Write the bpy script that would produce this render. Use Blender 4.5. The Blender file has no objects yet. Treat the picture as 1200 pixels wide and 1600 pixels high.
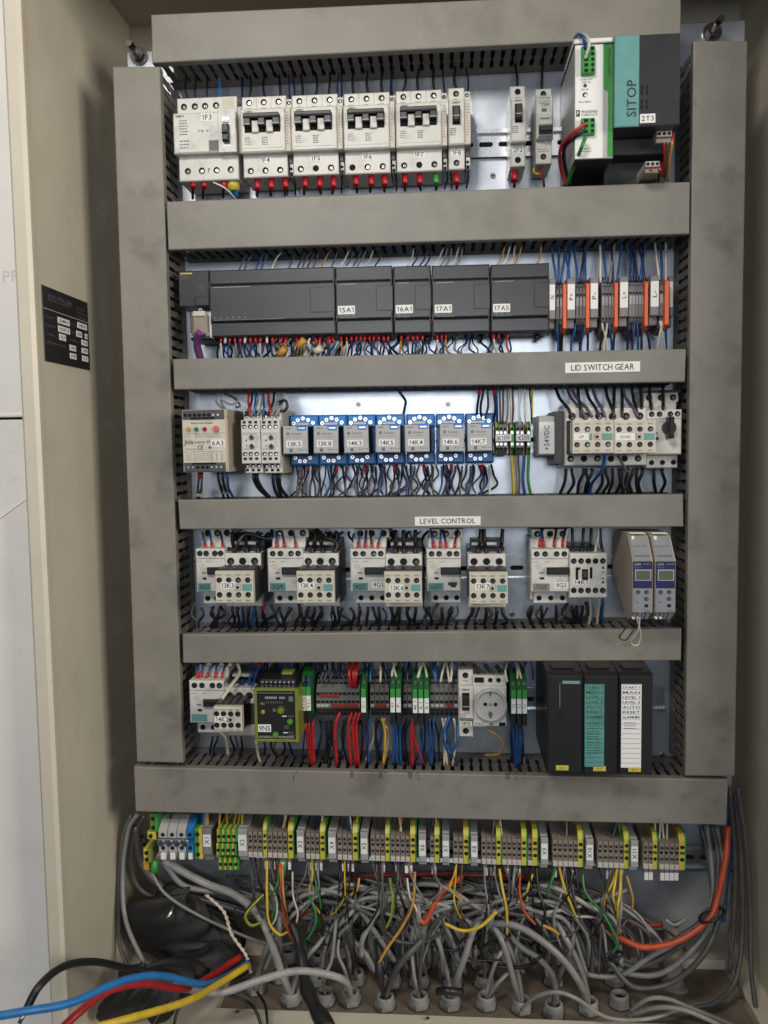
import bpy, math, random
from mathutils import Matrix, Vector
S=bpy.context.scene; C=S.collection
R=math.radians
rnd=random.Random(7)
# ---------------------------------------------------------------- camera, world, lamps, exposure
YAW,PIT,ROL=R(4.283),R(-4.410),R(0.870); FPX=1301.0; CAMY=-1120.0      # millimetres; the mounting plate is Y=0
def camrot():
    cy,sy=math.cos(YAW),math.sin(YAW); cp,sp=math.cos(PIT),math.sin(PIT); cr,sr=math.cos(ROL),math.sin(ROL)
    A=Matrix(((cy,-sy,0),(sy,cy,0),(0,0,1))); B=Matrix(((1,0,0),(0,cp,-sp),(0,sp,cp))); D=Matrix(((cr,0,sr),(0,1,0),(-sr,0,cr)))
    return A@B@D
CR=camrot()
cam_d=bpy.data.cameras.new('camera'); cam=bpy.data.objects.new('camera',cam_d); C.objects.link(cam)
M=CR.to_4x4(); right,fw,up=[Vector(M.col[i][:3]) for i in range(3)]
m3=Matrix((right,up,-fw)).transposed()
cam.matrix_world=Matrix.Translation((0,CAMY*.001,0))@m3.to_4x4()
cam_d.sensor_fit='VERTICAL'; cam_d.sensor_height=36; cam_d.lens=36*FPX/1600
cam_d.clip_start=.01; cam_d.clip_end=50
cam_d.dof.use_dof=True; cam_d.dof.focus_distance=1.06; cam_d.dof.aperture_fstop=4.5
S.camera=cam
W=bpy.data.worlds.new('World'); S.world=W; W.use_nodes=True
bg=W.node_tree.nodes['Background']; bg.inputs[0].default_value=(.52,.74,1,1); bg.inputs[1].default_value=.07
def area(name,loc,target,sx,sy,power,col):
    l=bpy.data.lights.new(name,'AREA'); l.shape='RECTANGLE'; l.size=sx; l.size_y=sy; l.energy=power; l.color=col
    o=bpy.data.objects.new(name,l); C.objects.link(o); o.location=loc
    o.rotation_euler=(Vector(target)-Vector(loc)).to_track_quat('-Z','Y').to_euler(); return o
area('key_lamp',(-.36,-1.3,.86),(-.25,0,.05),.4,.26,10.8,(1,.95,.88))
area('side_lamp',(2.2,-1.7,.55),(-.45,-.05,-.05),1.1,.9,45,(1,.93,.81))  # fill light added from the right to brighten the left wall
area('hall_window_light',(-.15,-3.3,.34),(0,0,0),1.3,.5,20,(.93,.96,1))  # added panel behind the camera, gives the steel plate its bright reflection
area('ceiling_lamp',(.25,-.95,1.9),(-.2,-.05,0.1),.7,.2,2.5,(1,.88,.70))
S.view_settings.view_transform='Standard'; S.view_settings.look='None'; S.view_settings.exposure=0.0; S.view_settings.gamma=1
S.view_settings.use_curve_mapping=False
def at(px,py,Y):
    """point of the depth plane Y (mm) seen at photo pixel px,py"""
    d=right*((px-600)/FPX)+fw+up*((800-py)/FPX)
    k=(Y-CAMY)/d.y
    return Vector((d.x*k,Y,d.z*k))
# ---------------------------------------------------------------- materials
MT={}
def mat(name,col,rough=.5,metal=0,noise=0,scale=60,bump=0,spec=.5,dirt=0,coat=0,emit=0):
    m=bpy.data.materials.new(name); m.use_nodes=True; nt=m.node_tree; b=nt.nodes['Principled BSDF']
    b.inputs['Base Color'].default_value=(*col,1); b.inputs['Roughness'].default_value=rough; b.inputs['Metallic'].default_value=metal
    b.inputs['Specular IOR Level'].default_value=spec
    if noise or dirt:
        tc=nt.nodes.new('ShaderNodeTexCoord')
        n=nt.nodes.new('ShaderNodeTexNoise'); n.inputs['Scale'].default_value=scale; n.inputs['Detail'].default_value=6; n.inputs['Roughness'].default_value=.6
        nt.links.new(tc.outputs['Object'],n.inputs['Vector'])
        r=nt.nodes.new('ShaderNodeValToRGB'); r.color_ramp.elements[0].position=.3; r.color_ramp.elements[1].position=.7
        a=1-noise; c=1+noise*.6
        r.color_ramp.elements[0].color=(col[0]*a,col[1]*a,col[2]*a,1); r.color_ramp.elements[1].color=(min(1,col[0]*c),min(1,col[1]*c),min(1,col[2]*c),1)
        nt.links.new(n.outputs['Fac'],r.inputs['Fac']); out=r.outputs['Color']
        if dirt:
            n2=nt.nodes.new('ShaderNodeTexNoise'); n2.inputs['Scale'].default_value=scale*1.15; n2.inputs['Detail'].default_value=4; n2.inputs['Roughness'].default_value=.55; n2.inputs['Distortion'].default_value=.1
            nt.links.new(tc.outputs['Object'],n2.inputs['Vector'])
            r2=nt.nodes.new('ShaderNodeValToRGB'); r2.color_ramp.elements[0].position=.53; r2.color_ramp.elements[1].position=.78
            r2.color_ramp.elements[0].color=(0,0,0,1); r2.color_ramp.elements[1].color=(dirt,dirt,dirt,1)
            nt.links.new(n2.outputs['Fac'],r2.inputs['Fac'])
            mx=nt.nodes.new('ShaderNodeMixRGB'); nt.links.new(r2.outputs['Color'],mx.inputs['Fac']); nt.links.new(out,mx.inputs[1])
            mx.inputs[2].default_value=(.055,.048,.032,1); out=mx.outputs[0]
        nt.links.new(out,b.inputs['Base Color'])
        if bump:
            bp=nt.nodes.new('ShaderNodeBump'); bp.inputs['Strength'].default_value=bump; bp.inputs['Distance'].default_value=.001
            nt.links.new(n.outputs['Fac'],bp.inputs['Height']); nt.links.new(bp.outputs['Normal'],b.inputs['Normal'])
    MT[name]=m; return m
mat('duct_cover',(.222,.208,.18),.46,noise=.12,scale=12,dirt=.42,bump=.05)
mat('duct_cover_stained',(.222,.205,.175),.48,noise=.14,scale=17,dirt=.66)
mat('duct_grey',(.135,.125,.108),.6,noise=.25,scale=40)
mat('white',(.61,.595,.55),.42,noise=.09,scale=60,dirt=.38)
mat('cream',(.57,.525,.44),.5,noise=.10,scale=70,dirt=.12)
mat('beige',(.40,.345,.27),.55,noise=.08,scale=50)
mat('grey_lt',(.42,.42,.41),.45,noise=.1,scale=80)
mat('grey_md',(.20,.20,.20),.5,noise=.12,scale=80)
mat('grey_warm',(.25,.205,.17),.5,noise=.15,scale=80)
mat('grey_dk',(.07,.07,.072),.5,noise=.2,scale=70)
mat('plc',(.038,.038,.042),.30,noise=.14,scale=25,bump=.03)
mat('black',(.013,.013,.014),.42)
mat('hole',(.004,.004,.004),.9)
mat('ink',(.02,.02,.022),.6)
mat('pf_print',(.66,.65,.63),.6)
mat('grey_level',(.15,.145,.14),.5,noise=.2)
mat('grey_br',(.33,.33,.32),.5,noise=.12)
mat('ink_pen',(.045,.045,.05),.6)
mat('ink_lt',(.13,.13,.13),.6)
mat('ink_red',(.50,.03,.03),.5)
mat('paper',(.76,.76,.74),.5)
mat('screw',(.20,.19,.18),.30,metal=1)
mat('bag',(.012,.011,.011),.62,noise=.3,scale=30,bump=.6)
mat('marker_dull',(.50,.47,.42),.5,noise=.2)
mat('steel',(.62,.62,.63),.28,metal=1)
mat('galv',(.57,.61,.67),.32,metal=.9,dirt=.10,noise=.16,scale=30,bump=.10)
mat('rail',(.66,.68,.72),.27,metal=1,noise=.08,scale=30)
mat('teal',(.12,.31,.30),.45,noise=.08)
mat('teal_dk',(.10,.27,.25),.5,noise=.25,scale=90)
mat('blue_socket',(.02,.18,.52),.35,noise=.1)
mat('green',(.045,.27,.05),.38)
mat('green_dk',(.012,.10,.025),.45,noise=.2)
mat('lime',(.19,.215,.03),.4,noise=.15)
mat('yellow',(.54,.46,.06),.42,noise=.12)
mat('orange',(.72,.13,.045),.45)
mat('red',(.42,.012,.02),.38)
mat('led_y',(.45,.30,.03),.2); mat('led_g',(.02,.16,.06),.2); mat('led_r',(.30,.01,.01),.2); mat('pink',(.62,.10,.13),.3)
mat('navy_panel',(.018,.022,.095),.35); mat('lcd',(.105,.115,.085),.25); mat('silver',(.34,.35,.37),.38,metal=.5,noise=.1)
mat('cab_paint',(.60,.55,.445),.42,noise=.05,scale=12,dirt=.10)
mat('cab_in',(.46,.42,.34),.42,noise=.06,scale=9)
mat('wall_paint',(.86,.82,.76),.6,noise=.06,scale=6,dirt=.14)
mat('floor_brown',(.205,.165,.125),.6,noise=.3,scale=25,dirt=.5)
mat('gland',(.27,.265,.25),.5,noise=.2,scale=60)
mat('stain',(.06,.055,.045),.7,noise=.4,scale=80)
wcol={'black':(.010,.010,.011),'navy':(.009,.015,.055),'blue':(.012,.075,.24),'bright blue':(.02,.16,.42),'red':(.40,.016,.02),'dull red':(.26,.03,.018),'brown':(.10,.04,.02),
 'orange':(.52,.075,.02),'amber':(.45,.24,.04),'yellow':(.62,.42,.03),'green':(.03,.22,.045),'white':(.62,.60,.54),'pale grey':(.33,.325,.31),'grey':(.22,.22,.215),'dark grey':(.085,.083,.08),
 'purple':(.14,.045,.16),'violet':(.085,.06,.12),'cream':(.58,.53,.42)}
for k,c in wcol.items(): mat('w_'+k,c,.40,noise=.22,scale=55)
# ---------------------------------------------------------------- mesh builder (mm in, metres out)
_tc={};_gl={}
def glyph(c):
    if c=='1': return [(.17,0),(.265,0),(.265,.70),(.19,.70),(.17,.64),(.02,.57),(.02,.49),(.17,.55)],[(0,1,2,3,4,7),(4,5,6,7)],.40
    if c==' ': return [],[],.28
    if c not in _gl:
        cu=bpy.data.curves.new('lettering','FONT'); cu.body=c; cu.size=1; cu.resolution_u=2; cu.offset=.008
        ob=bpy.data.objects.new('lettering',cu); me=ob.to_mesh()
        vs=[(v.co.x,v.co.y) for v in me.vertices]; fs=[tuple(p.vertices) for p in me.polygons]
        ob.to_mesh_clear(); bpy.data.objects.remove(ob); bpy.data.curves.remove(cu)
        x0=min(v[0] for v in vs); _gl[c]=([(x-x0+.04,y) for x,y in vs],fs,max(v[0] for v in vs)-x0+.10)
    return _gl[c]
def tmesh(s):
    if s not in _tc:
        V=[];F=[];x=0
        for c in s:
            v,f,a=glyph(c); b=len(V); V+=[(p+x,q) for p,q in v]; F+=[tuple(i+b for i in g) for g in f]; x+=a
        x0=min(v[0] for v in V); x1=max(v[0] for v in V); y0=min(v[1] for v in V); y1=max(v[1] for v in V)
        _tc[s]=([(a-(x0+x1)/2,b-(y0+y1)/2) for a,b in V],F,x1-x0,y1-y0)
    return _tc[s]
class MB:
    def __init__(s): s.v=[];s.f=[];s.m=[];s.sm=[];s.mats=[]
    def mi(s,m):
        if m not in s.mats: s.mats.append(m)
        return s.mats.index(m)
    def add(s,vs,fs,m,smooth=False):
        b=len(s.v); s.v+= [tuple(v) for v in vs]; k=s.mi(m)
        for f in fs: s.f.append(tuple(i+b for i in f)); s.m.append(k); s.sm.append(smooth)
    def box(s,x0,x1,y0,y1,z0,z1,m,c=0):
        if x0>x1:x0,x1=x1,x0
        if y0>y1:y0,y1=y1,y0
        if z0>z1:z0,z1=z1,z0
        if c<=0:
            vs=[(x,y,z) for x in(x0,x1) for y in(y0,y1) for z in(z0,z1)]
            s.add(vs,[(0,1,3,2),(4,6,7,5),(0,4,5,1),(2,3,7,6),(0,2,6,4),(1,5,7,3)],m); return
        c=min(c,(x1-x0)*.45,(y1-y0)*.45,(z1-z0)*.45)
        # chamfer the four front edges only (front = low Y)
        vs=[(x0+c,y0,z0+c),(x1-c,y0,z0+c),(x1-c,y0,z1-c),(x0+c,y0,z1-c),(x0,y0+c,z0),(x1,y0+c,z0),(x1,y0+c,z1),(x0,y0+c,z1),(x0,y1,z0),(x1,y1,z0),(x1,y1,z1),(x0,y1,z1)]
        s.add(vs,[(0,1,2,3),(0,4,5,1),(1,5,6,2),(2,6,7,3),(3,7,4,0),(4,8,9,5),(5,9,10,6),(6,10,11,7),(7,11,8,4),(8,11,10,9)],m)
    def prism(s,pts,axis,a0,a1,m):
        n=len(pts)
        if axis=='y': vs=[(p[0],a0,p[1]) for p in pts]+[(p[0],a1,p[1]) for p in pts]
        elif axis=='x': vs=[(a0,p[0],p[1]) for p in pts]+[(a1,p[0],p[1]) for p in pts]
        else: vs=[(p[0],p[1],a0) for p in pts]+[(p[0],p[1],a1) for p in pts]
        s.add(vs,[tuple(range(n)),tuple(range(2*n-1,n-1,-1))]+[(i,(i+1)%n,n+(i+1)%n,n+i) for i in range(n)],m)
    def disc(s,x,z,r,y0,y1,m,n=12,ax='y',ph=0):
        pts=[(x+r*math.cos(2*math.pi*i/n+ph),z+r*math.sin(2*math.pi*i/n+ph)) for i in range(n)]
        s.prism(pts,ax,y0,y1,m)
    def tube(s,pts,r,m,n=6,m2=None,caps=True,rf=None):
        pts=[Vector(p) for p in pts]; N=len(pts); t0=(pts[1]-pts[0]).normalized()
        u=t0.orthogonal().normalized(); vs=[]
        for i,p in enumerate(pts):
            t=(pts[min(i+1,N-1)]-pts[max(i-1,0)]).normalized()
            u=(u-t*u.dot(t)); u=u.normalized() if u.length>1e-6 else t.orthogonal().normalized()
            w=t.cross(u); rr=r if rf is None else rf(i/(N-1))*r
            for k in range(n):
                a=2*math.pi*k/n; vs.append(p+(u*math.cos(a)+w*math.sin(a))*rr)
        fs=[];fs2=[]
        for i in range(N-1):
            for k in range(n):
                f=(i*n+k,i*n+(k+1)%n,(i+1)*n+(k+1)%n,(i+1)*n+k)
                (fs2 if (m2 and k%3==0) else fs).append(f)
        b=len(s.v); s.add(vs,fs,m,True)
        if fs2:
            k=s.mi(m2)
            for f in fs2: s.f.append(tuple(i+b for i in f)); s.m.append(k); s.sm.append(True)
        if caps:
            k=s.mi(m); s.f.append(tuple(b+i for i in range(n-1,-1,-1))); s.m.append(k); s.sm.append(False)
            s.f.append(tuple(b+(N-1)*n+i for i in range(n))); s.m.append(k); s.sm.append(False)
    def text(s,t,x,z,y,h,m,w=None,rot=0,shear=0):
        vs,fs,tw,th=tmesh(t); k=h/.72 if th<.72 or True else h/th
        if w: kx=w/tw
        else: kx=k
        c,sn=math.cos(R(rot)),math.sin(R(rot))
        out=[]
        for a,b in vs:
            X=a*kx+b*k*shear; Z=b*k
            out.append((x+X*c-Z*sn,y,z+X*sn+Z*c))
        s.add(out,fs,m)
    def build(s,name,parent=None,loc=None):
        me=bpy.data.meshes.new(name); me.from_pydata([(a*.001,b*.001,c*.001) for a,b,c in s.v],[],s.f)
        for m in s.mats: me.materials.append(MT[m])
        me.polygons.foreach_set('material_index',s.m); me.polygons.foreach_set('use_smooth',s.sm)
        me.update(); o=bpy.data.objects.new(name,me); C.objects.link(o)
        if parent: o.parent=parent
        if loc is not None: o.location=[q*.001 for q in loc]
        return o
def tag(o,label,cat,group=None):
    o['label']=label; o['category']=cat
    if group: o['group']=group
    return o
def struct(o): o['kind']='structure'; return o
def empty(name,loc):
    e=bpy.data.objects.new(name,None); C.objects.link(e); e.location=[q*.001 for q in loc]; e.empty_display_size=.01; return e
def children(o): return [c for c in bpy.data.objects if c.parent==o]
def copytree(o,loc=None,parent=None,kids=None):
    c=o.copy(); C.objects.link(c)
    if parent: c.parent=parent
    if loc is not None: c.location=[q*.001 for q in loc]
    for ch in (kids if kids is not None else children(o)): copytree(ch,None,c)
    return c
class Dev:
    """a device framed by its photo rectangle on its own front plane; parts in local mm, u to the right, v down in photo pixels"""
    def __init__(s,name,label,cat,x0,y0,x1,y1,yf,group=None):
        s.w=x1-x0; s.h=y1-y0; P=at((x0+x1)/2,(y0+y1)/2,yf)
        s.s=(at(x1,(y0+y1)/2,yf)-at(x0,(y0+y1)/2,yf)).length/s.w; s.yf=yf
        s.loc=(P.x,0,P.z-s.h*s.s/2)
        s.root=empty(name,s.loc); tag(s.root,label,cat,group)
    def X(s,u): return (u-s.w/2)*s.s
    def Z(s,v): return (s.h-v)*s.s
    def box(s,m,u0,v0,u1,v1,y0,y1,mt,c=.5): m.box(s.X(u0),s.X(u1),y0,y1,s.Z(v1),s.Z(v0),mt,c)
    def disc(s,m,u,v,r,y0,y1,mt,n=12,ph=0): m.disc(s.X(u),s.Z(v),r*s.s,y0,y1,mt,n,'y',ph)
    def text(s,m,t,u,v,h,y,mt='ink',w=None,rot=0): m.text(t,s.X(u),s.Z(v),y,h*s.s,mt,None if w is None else w*s.s,rot)
    def screw(s,m,u,v,r,y,bright=.5):
        s.disc(m,u,v,r*1.12,y-.25,y+1,'grey_md',12); s.disc(m,u,v,r,y-.4,y+1,'hole',12)
        if rnd.random()<bright+.35:
            a=rnd.uniform(0,3.1); k=r*.52; s.disc(m,u+r*.15,v+r*.18,k,y-.6,y,'screw' if rnd.random()<.88 else 'steel',9)
            X,Z=s.X(u+r*.15),s.Z(v+r*.18); L=k*s.s*.9; q=.35
            c,sn=math.cos(a),math.sin(a)
            m.prism([(X+L*c-q*sn,Z+L*sn+q*c),(X-L*c-q*sn,Z-L*sn+q*c),(X-L*c+q*sn,Z-L*sn-q*c),(X+L*c+q*sn,Z+L*sn-q*c)],'y',y-.8,y-.55,'hole')
    def micro(s,m,u0,v0,w,n,y,pitch=3.2,mt='ink_lt',h=.9):
        for i in range(n):
            u=u0; v=v0+i*pitch
            while u<u0+w-1:
                L=min(rnd.uniform(1.2,4),u0+w-u); s.box(m,u,v,u+L,v+h,y-.12,y+.3,mt,0); u+=L+rnd.uniform(.6,1.4)
    def tag(s,text,u0,v0,u1,v1,y,mt='paper',ink='ink',rot=0,th=None,frame=None):
        m=MB(); s.box(m,u0,v0,u1,v1,y-.35,y,mt,.1)
        hh=(v1-v0) if rot==0 else (u1-u0); th=th or hh*.62; ww=(u1-u0) if rot==0 else (v1-v0)
        if text: s.text(m,text,(u0+u1)/2,(v0+v1)/2,th,y-.5,ink,min(ww*.84,th*.80*len(text)),rot)
        return m.build('label',s.root)
    def part(s,m,name): return m.build(name,s.root)
    def clone(s,x,y,label,group=None,yf=None):
        P=at(x,y,s.yf); loc=(P.x,0,P.z-s.h*s.s/2); c=copytree(s.root,loc); c['label']=label
        if group: c['group']=group
        return c
def smooth(pts,k=6):
    P=[Vector(p) for p in pts]
    if len(P)==2: return [P[0].lerp(P[1],i/k) for i in range(k+1)]
    Q=[P[0]*2-P[1]]+P+[P[-1]*2-P[-2]]; out=[]
    for i in range(1,len(Q)-2):
        a,b,c,d=Q[i-1:i+3]
        for j in range(k):
            t=j/k; out.append(.5*((2*b)+(c-a)*t+(2*a-5*b+4*c-d)*t*t+(3*b-a-3*c+d)*t**3))
    out.append(P[-1]); return out
ALLW=[]
def wire(pts,r,col,label,group=None,cat='wire',name='wire',ferrule=None,n=6,k=6,end=False,raw=False):
    """pts = (photo px, photo py, depth Y mm)"""
    W_=[at(*p) if not raw else Vector(p) for p in pts]; base=W_[0].copy(); L=smooth([p-base for p in W_],k)
    m=MB()
    if col=='yellow-green': m.tube(L,r,'w_yellow',n,'w_green')
    else: m.tube(L,r,'w_'+col,n)
    o=m.build(name,None,base)
    if ferrule:
        f=MB(); d=(L[1]-L[0]).normalized(); big=r>=1.85; f.tube([L[0]-d*1.5,L[0]+d*(12 if big else 8)],r*(2.0 if big else 1.3),ferrule,8); f.build('ferrule',o)
    if ferrule is None and end:
        f=MB(); d=(L[0]-L[1]).normalized(); f.tube([L[0],L[0]+d*12],r*.55,'steel',7); f.build('bare_strand',o)
    if cat=='wire': ALLW.append((o,r*sum((L[i+1]-L[i]).length for i in range(len(L)-1)),group))
    return tag(o,label,cat,group)
ORD=['first','second','third','fourth','fifth','sixth','seventh','eighth','ninth','tenth','eleventh','twelfth','thirteenth','fourteenth','fifteenth','sixteenth','seventeenth','eighteenth','nineteenth','twentieth']
def ordn(i): return ORD[i] if i<20 else '%dth'%(i+1)
def drop(xs,yt,yb,Yt,Yb,cols,where,r=1.3,fer=None,sway=6,drift=0,group=None,mid=None,fers=None):
    """a row of wires; xs photo x, from yt to yb"""
    out=[]
    for i,x in enumerate(xs):
        c=cols[i%len(cols)]; y0=yt(x) if callable(yt) else yt; y1=yb(x) if callable(yb) else yb
        a=rnd.uniform(-sway,sway); b=rnd.uniform(-sway,sway)+drift
        pts=[(x,y0,Yt),(x+a*.15,y0+(y1-y0)*.22,Yt-1),(x+a*.8+b*.35,y0+(y1-y0)*.6,(Yt+Yb)/2-3),(x+b,y1,Yb)]
        f=fers[i%len(fers)] if fers else fer
        out.append(wire(pts,r,c,'%s wire, %s from the left %s'%(c,ordn(i),where),group or 'wires '+where,ferrule=f))
    return out
def lin(x0,y0,x1,y1): return lambda x:y0+(x-x0)*(y1-y0)/(x1-x0)
# ---------------------------------------------------------------- structure around and behind
XL=at(192,700,50).x                       # inner face of the left wall
XR=at(1177,900,50).x
ZF=at(440,1560,-60).z                     # gland floor
ZT=at(660,-20,20).z+30
def wallY(px,py):                         # depth where the left wall is seen
    d=right*((px-600)/FPX)+fw+up*((800-py)/FPX); k=XL/d.x; return CAMY+d.y*k
YLIP=wallY(61,600)
print('XL',XL,'XR',XR,'ZF',ZF,'ZT',ZT,'YLIP',YLIP)
cab=tag(empty('electrical_cabinet',((XL+XR)/2,0,ZF)),'open beige steel electrical cabinet holding all the wiring and devices','cabinet')
cxx=(XL+XR)/2
def cbx(name,x0,x1,y0,y1,z0,z1,m,c=1):
    b=MB(); b.box(x0-cxx,x1-cxx,y0,y1,z0-ZF,z1-ZF,m,c); return b.build(name,cab)
cbx('left_wall',XL-2,XL,YLIP,140,ZF-40,ZT,'cab_paint')
cbx('front_flange',XL-19,XL+2,YLIP-9,YLIP-.01,ZF-60,ZT+40,'cab_paint',4)
cbx('flange_return',XL-19,XL-16,YLIP,YLIP+60,ZF-60,ZT+40,'cab_in',0)
cbx('right_wall',XR,XR+2,YLIP,140,ZF-40,ZT,'cab_paint')
cbx('roof',XL-2,XR+2,YLIP,140,ZT,ZT+2,'cab_in')
cbx('top_flange',XL-2,XR+2,YLIP-9,YLIP+3,578,ZT+5,'cab_paint',1)  # unseen lip added above the frame, its drop set to shade the cabinet top
cbx('back_wall',XL,XR,140.1,142,ZF-40,ZT,'cab_in')
# floor with a sunken gland opening
b=MB(); gx0=at(338,1572,-88).x; gx1=XR-30
for (a0,a1,c0,c1) in ((XL,gx0,YLIP,140),(gx1,XR,YLIP,140),(gx0,gx1,YLIP,-92),(gx0,gx1,46,140)):
    b.box(a0-cxx,a1-cxx,c0,c1,-14,6,'cab_paint',0)
b.build('floor_pan',cab)
cbx('gland_plate',gx0-5,gx1+5,-97,48,ZF-16.2,ZF-8.2,'floor_brown',0)
for px in (372,668,985):
    m=MB(); p=at(px,1583,-100); m.disc(0,0,2.6,0,3,'steel',8,'z'); m.build('rivet',cab,(p.x-cxx,-98-3,6))
# wall outside the cabinet, left
scf=random.Random(5); w=MB(); wy=YLIP+42; z640=at(20,652,wy).z; x0=XL-900; x1=XL-22
w.box(x0,x1,wy,wy+60,z640,ZT+400,'wall_paint',2); w.box(x0,x1,wy-3,wy+60,z640,z640+4,'wall_paint',1)
pB=at(0,812,wy); pC=at(62,762,wy)
lo=w.build('wall_panel'); tag(lo,'tall white panel with faint lettering left of the cabinet','wall panel')
q=MB(); q.text('PF',at(16,432,wy).x,at(16,432,wy).z,wy-.4,14,'pf_print'); o=q.build('lettering',lo)
q=MB()
for k in range(26):
    px=scf.uniform(0,50); py=scf.choice([scf.uniform(655,760),scf.uniform(560,900),scf.uniform(1300,1500)]); p=at(px,py,wy); l=scf.uniform(2,12); a=scf.uniform(-.5,.9); ww=scf.uniform(.2,.7)
    q.prism([(p.x,p.z),(p.x+l*math.cos(a),p.z+l*math.sin(a)),(p.x+l*math.cos(a),p.z+l*math.sin(a)+ww),(p.x,p.z+ww)],'y',wy-(12.3 if py>780 else 4.3 if py>652 else .3),wy,'pf_print')
q.build('scuff_marks',lo)
m=MB(); dz=3
m.prism([(x0,z640-dz),(x1,z640-dz),(x1,pC.z),(pB.x,pB.z),(x0,pB.z-200)],'y',wy-4,wy+50,'wall_paint'); tag(m.build('wall_board'),'short white board wedged under the tall white panel, slanted lower edge','board')
m=MB(); m.prism([(x1,pC.z-3.5),(x1,ZF-300),(x0,ZF-300),(x0,pB.z-204),(pB.x,pB.z-3.5)],'y',wy-12,wy+50,'wall_paint'); tag(m.build('wall_board'),'long white board reaching down to the loose cable ends','board')
m=MB(); m.box(x0-10,x1+4,wy+62,wy+66,ZF-400,ZT+500,'cab_in',0); struct(m.build('wall'))
# mounting plate
pt=at(700,55,0).z; pl=at(206,300,0).x; pr=at(1160,300,0).x; pb=at(700,1445,0).z
m=MB(); m.box(pl,pr,0,3,pb,pt,'galv',1)
tag(m.build('mounting_plate'),'galvanised steel mounting plate behind all the ducts and devices','plate')
for i,(px,py,lab) in enumerate(((218,88,'bolt in the top left corner of the steel plate'),(1112,52,'bolt in the top right corner of the steel plate'))):
    p=at(px,py,0); t=empty('bolt',(p.x,0,p.z)); tag(t,'threaded steel '+lab,'bolt')
    m=MB(); m.disc(0,0,12,-3,0,'screw',16); m.build('washer',t); m=MB(); m.disc(0,0,8.5,-10,-3,'screw',6); m.build('nut',t)
    m=MB(); m.tube([(0,-10+0,0),(0,-38,0)],4.2,'screw',10,rf=lambda t:1); m.build('stud',t)
for i,(px,py,l) in enumerate(((770,275,'row below the two narrow breakers'),(560,632,'bare strip above the blue sockets'),(700,632,'bare strip above the rightmost blue sockets'),(800,960,'bare plate right of contactor 13K7'),(1035,1180,'plate beside the right duct'))):
    p=at(px,py,0); t=empty('plate_screw',(p.x,0,p.z)); tag(t,'round screw head in the '+l,'screw','screws in the mounting plate'); m=MB(); m.disc(0,0,3.6,-1.6,0,'screw',14); m.build('head',t); m=MB(); m.box(-2.6,2.6,-1.9,-1.6,-.4,.4,'hole',0); m.build('slot',t)
# DIN rails
def rail(y,x0,x1,label,Y0=0):
    a=at(x0,y(x0),Y0-7); b_=at(x1,y(x1),Y0-7); L=b_.x-a.x; m=MB(); z=(a.z+b_.z)/2
    for s in(-1,1):
        m.box(0,L,Y0-7.5,Y0-6.3,s*12.5,s*17.5,'rail',0); m.box(0,L,Y0-6.29,Y0-.5,s*12.5,s*13.4,'rail',0)
    m.box(0,L,Y0-1.5,Y0-.3,-12.4,12.4,'rail',0)
    k=8
    while k<L-18:
        m.disc(k,0,3,Y0-1.7,Y0-1.5,'hole',10); m.box(k,k+12,Y0-1.72,Y0-1.5,-3,3,'hole',0); m.disc(k+12,0,3,Y0-1.7,Y0-1.5,'hole',10); k+=25
    o=m.build('din_rail',None,(a.x,0,z)); o.rotation_euler=(0,-math.atan2(b_.z-a.z,L),0)
    tag(o,label,'rail')
rail(lin(270,232,900,214),268,1050,'slotted steel rail behind the top row of breakers')
rail(lin(270,480,1050,472),300,1048,'steel rail behind the dark modules and orange dividers')
rail(lin(270,693,1050,683),300,1050,'steel rail behind the blue relay sockets')
rail(lin(300,897,1050,888),305,1050,'slotted steel rail showing between motor switches and contactors')
rail(lin(300,1103,1050,1098),300,1040,'steel rail behind the wall socket and green relays')
rail(lin(230,1322,1150,1343),215,1150,'steel rail carrying the bottom row of terminals')
# ---------------------------------------------------------------- cable ducts
def fingers(m,P0,P1,nrm,pitch=12.5):
    e=(P1-P0); L=e.length; e.normalize(); n=int(L/pitch); off=(L-n*pitch)/2
    t=nrm*1.6
    prof=[(-78,5.6),(-67,5.6),(-64,3.7),(-47,3.7),(-44,5.0),(-39,5.0),(-36,3.7),(-20,3.7),(-18,6.25)]
    for k in range(n):
        c=P0+e*(off+(k+.5)*pitch)
        out=[(-h,y) for y,h in prof]+[(h,y) for y,h in reversed(prof)]
        A=[c+e*a+Vector((0,y,0)) for a,y in out]; N=len(A); vs=A+[p+t for p in A]
        m.add(vs,[],'duct_grey')
        b=len(m.v)-2*N; mi=m.mi('duct_grey'); h=N//2
        for i in range(h-1):      # quads between the two flanks, both skins
            for f in ((i,i+1,N-2-i,N-1-i),(N+i,2*N-1-i,2*N-2-i,N+i+1)): m.f.append(tuple(b+j for j in f)); m.m.append(mi); m.sm.append(False)
        for i in range(N):
            j=(i+1)%N; m.f.append((b+i,b+N+i,b+N+j,b+j)); m.m.append(mi); m.sm.append(False)
    A=[P0+Vector((0,-18,0)),P1+Vector((0,-18,0)),P1,P0]; vs=A+[p+t for p in A]
    m.add(vs,[(0,1,2,3),(7,6,5,4),(0,4,5,1),(1,5,6,2),(2,6,7,3),(3,7,4,0)],'duct_grey')
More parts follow.
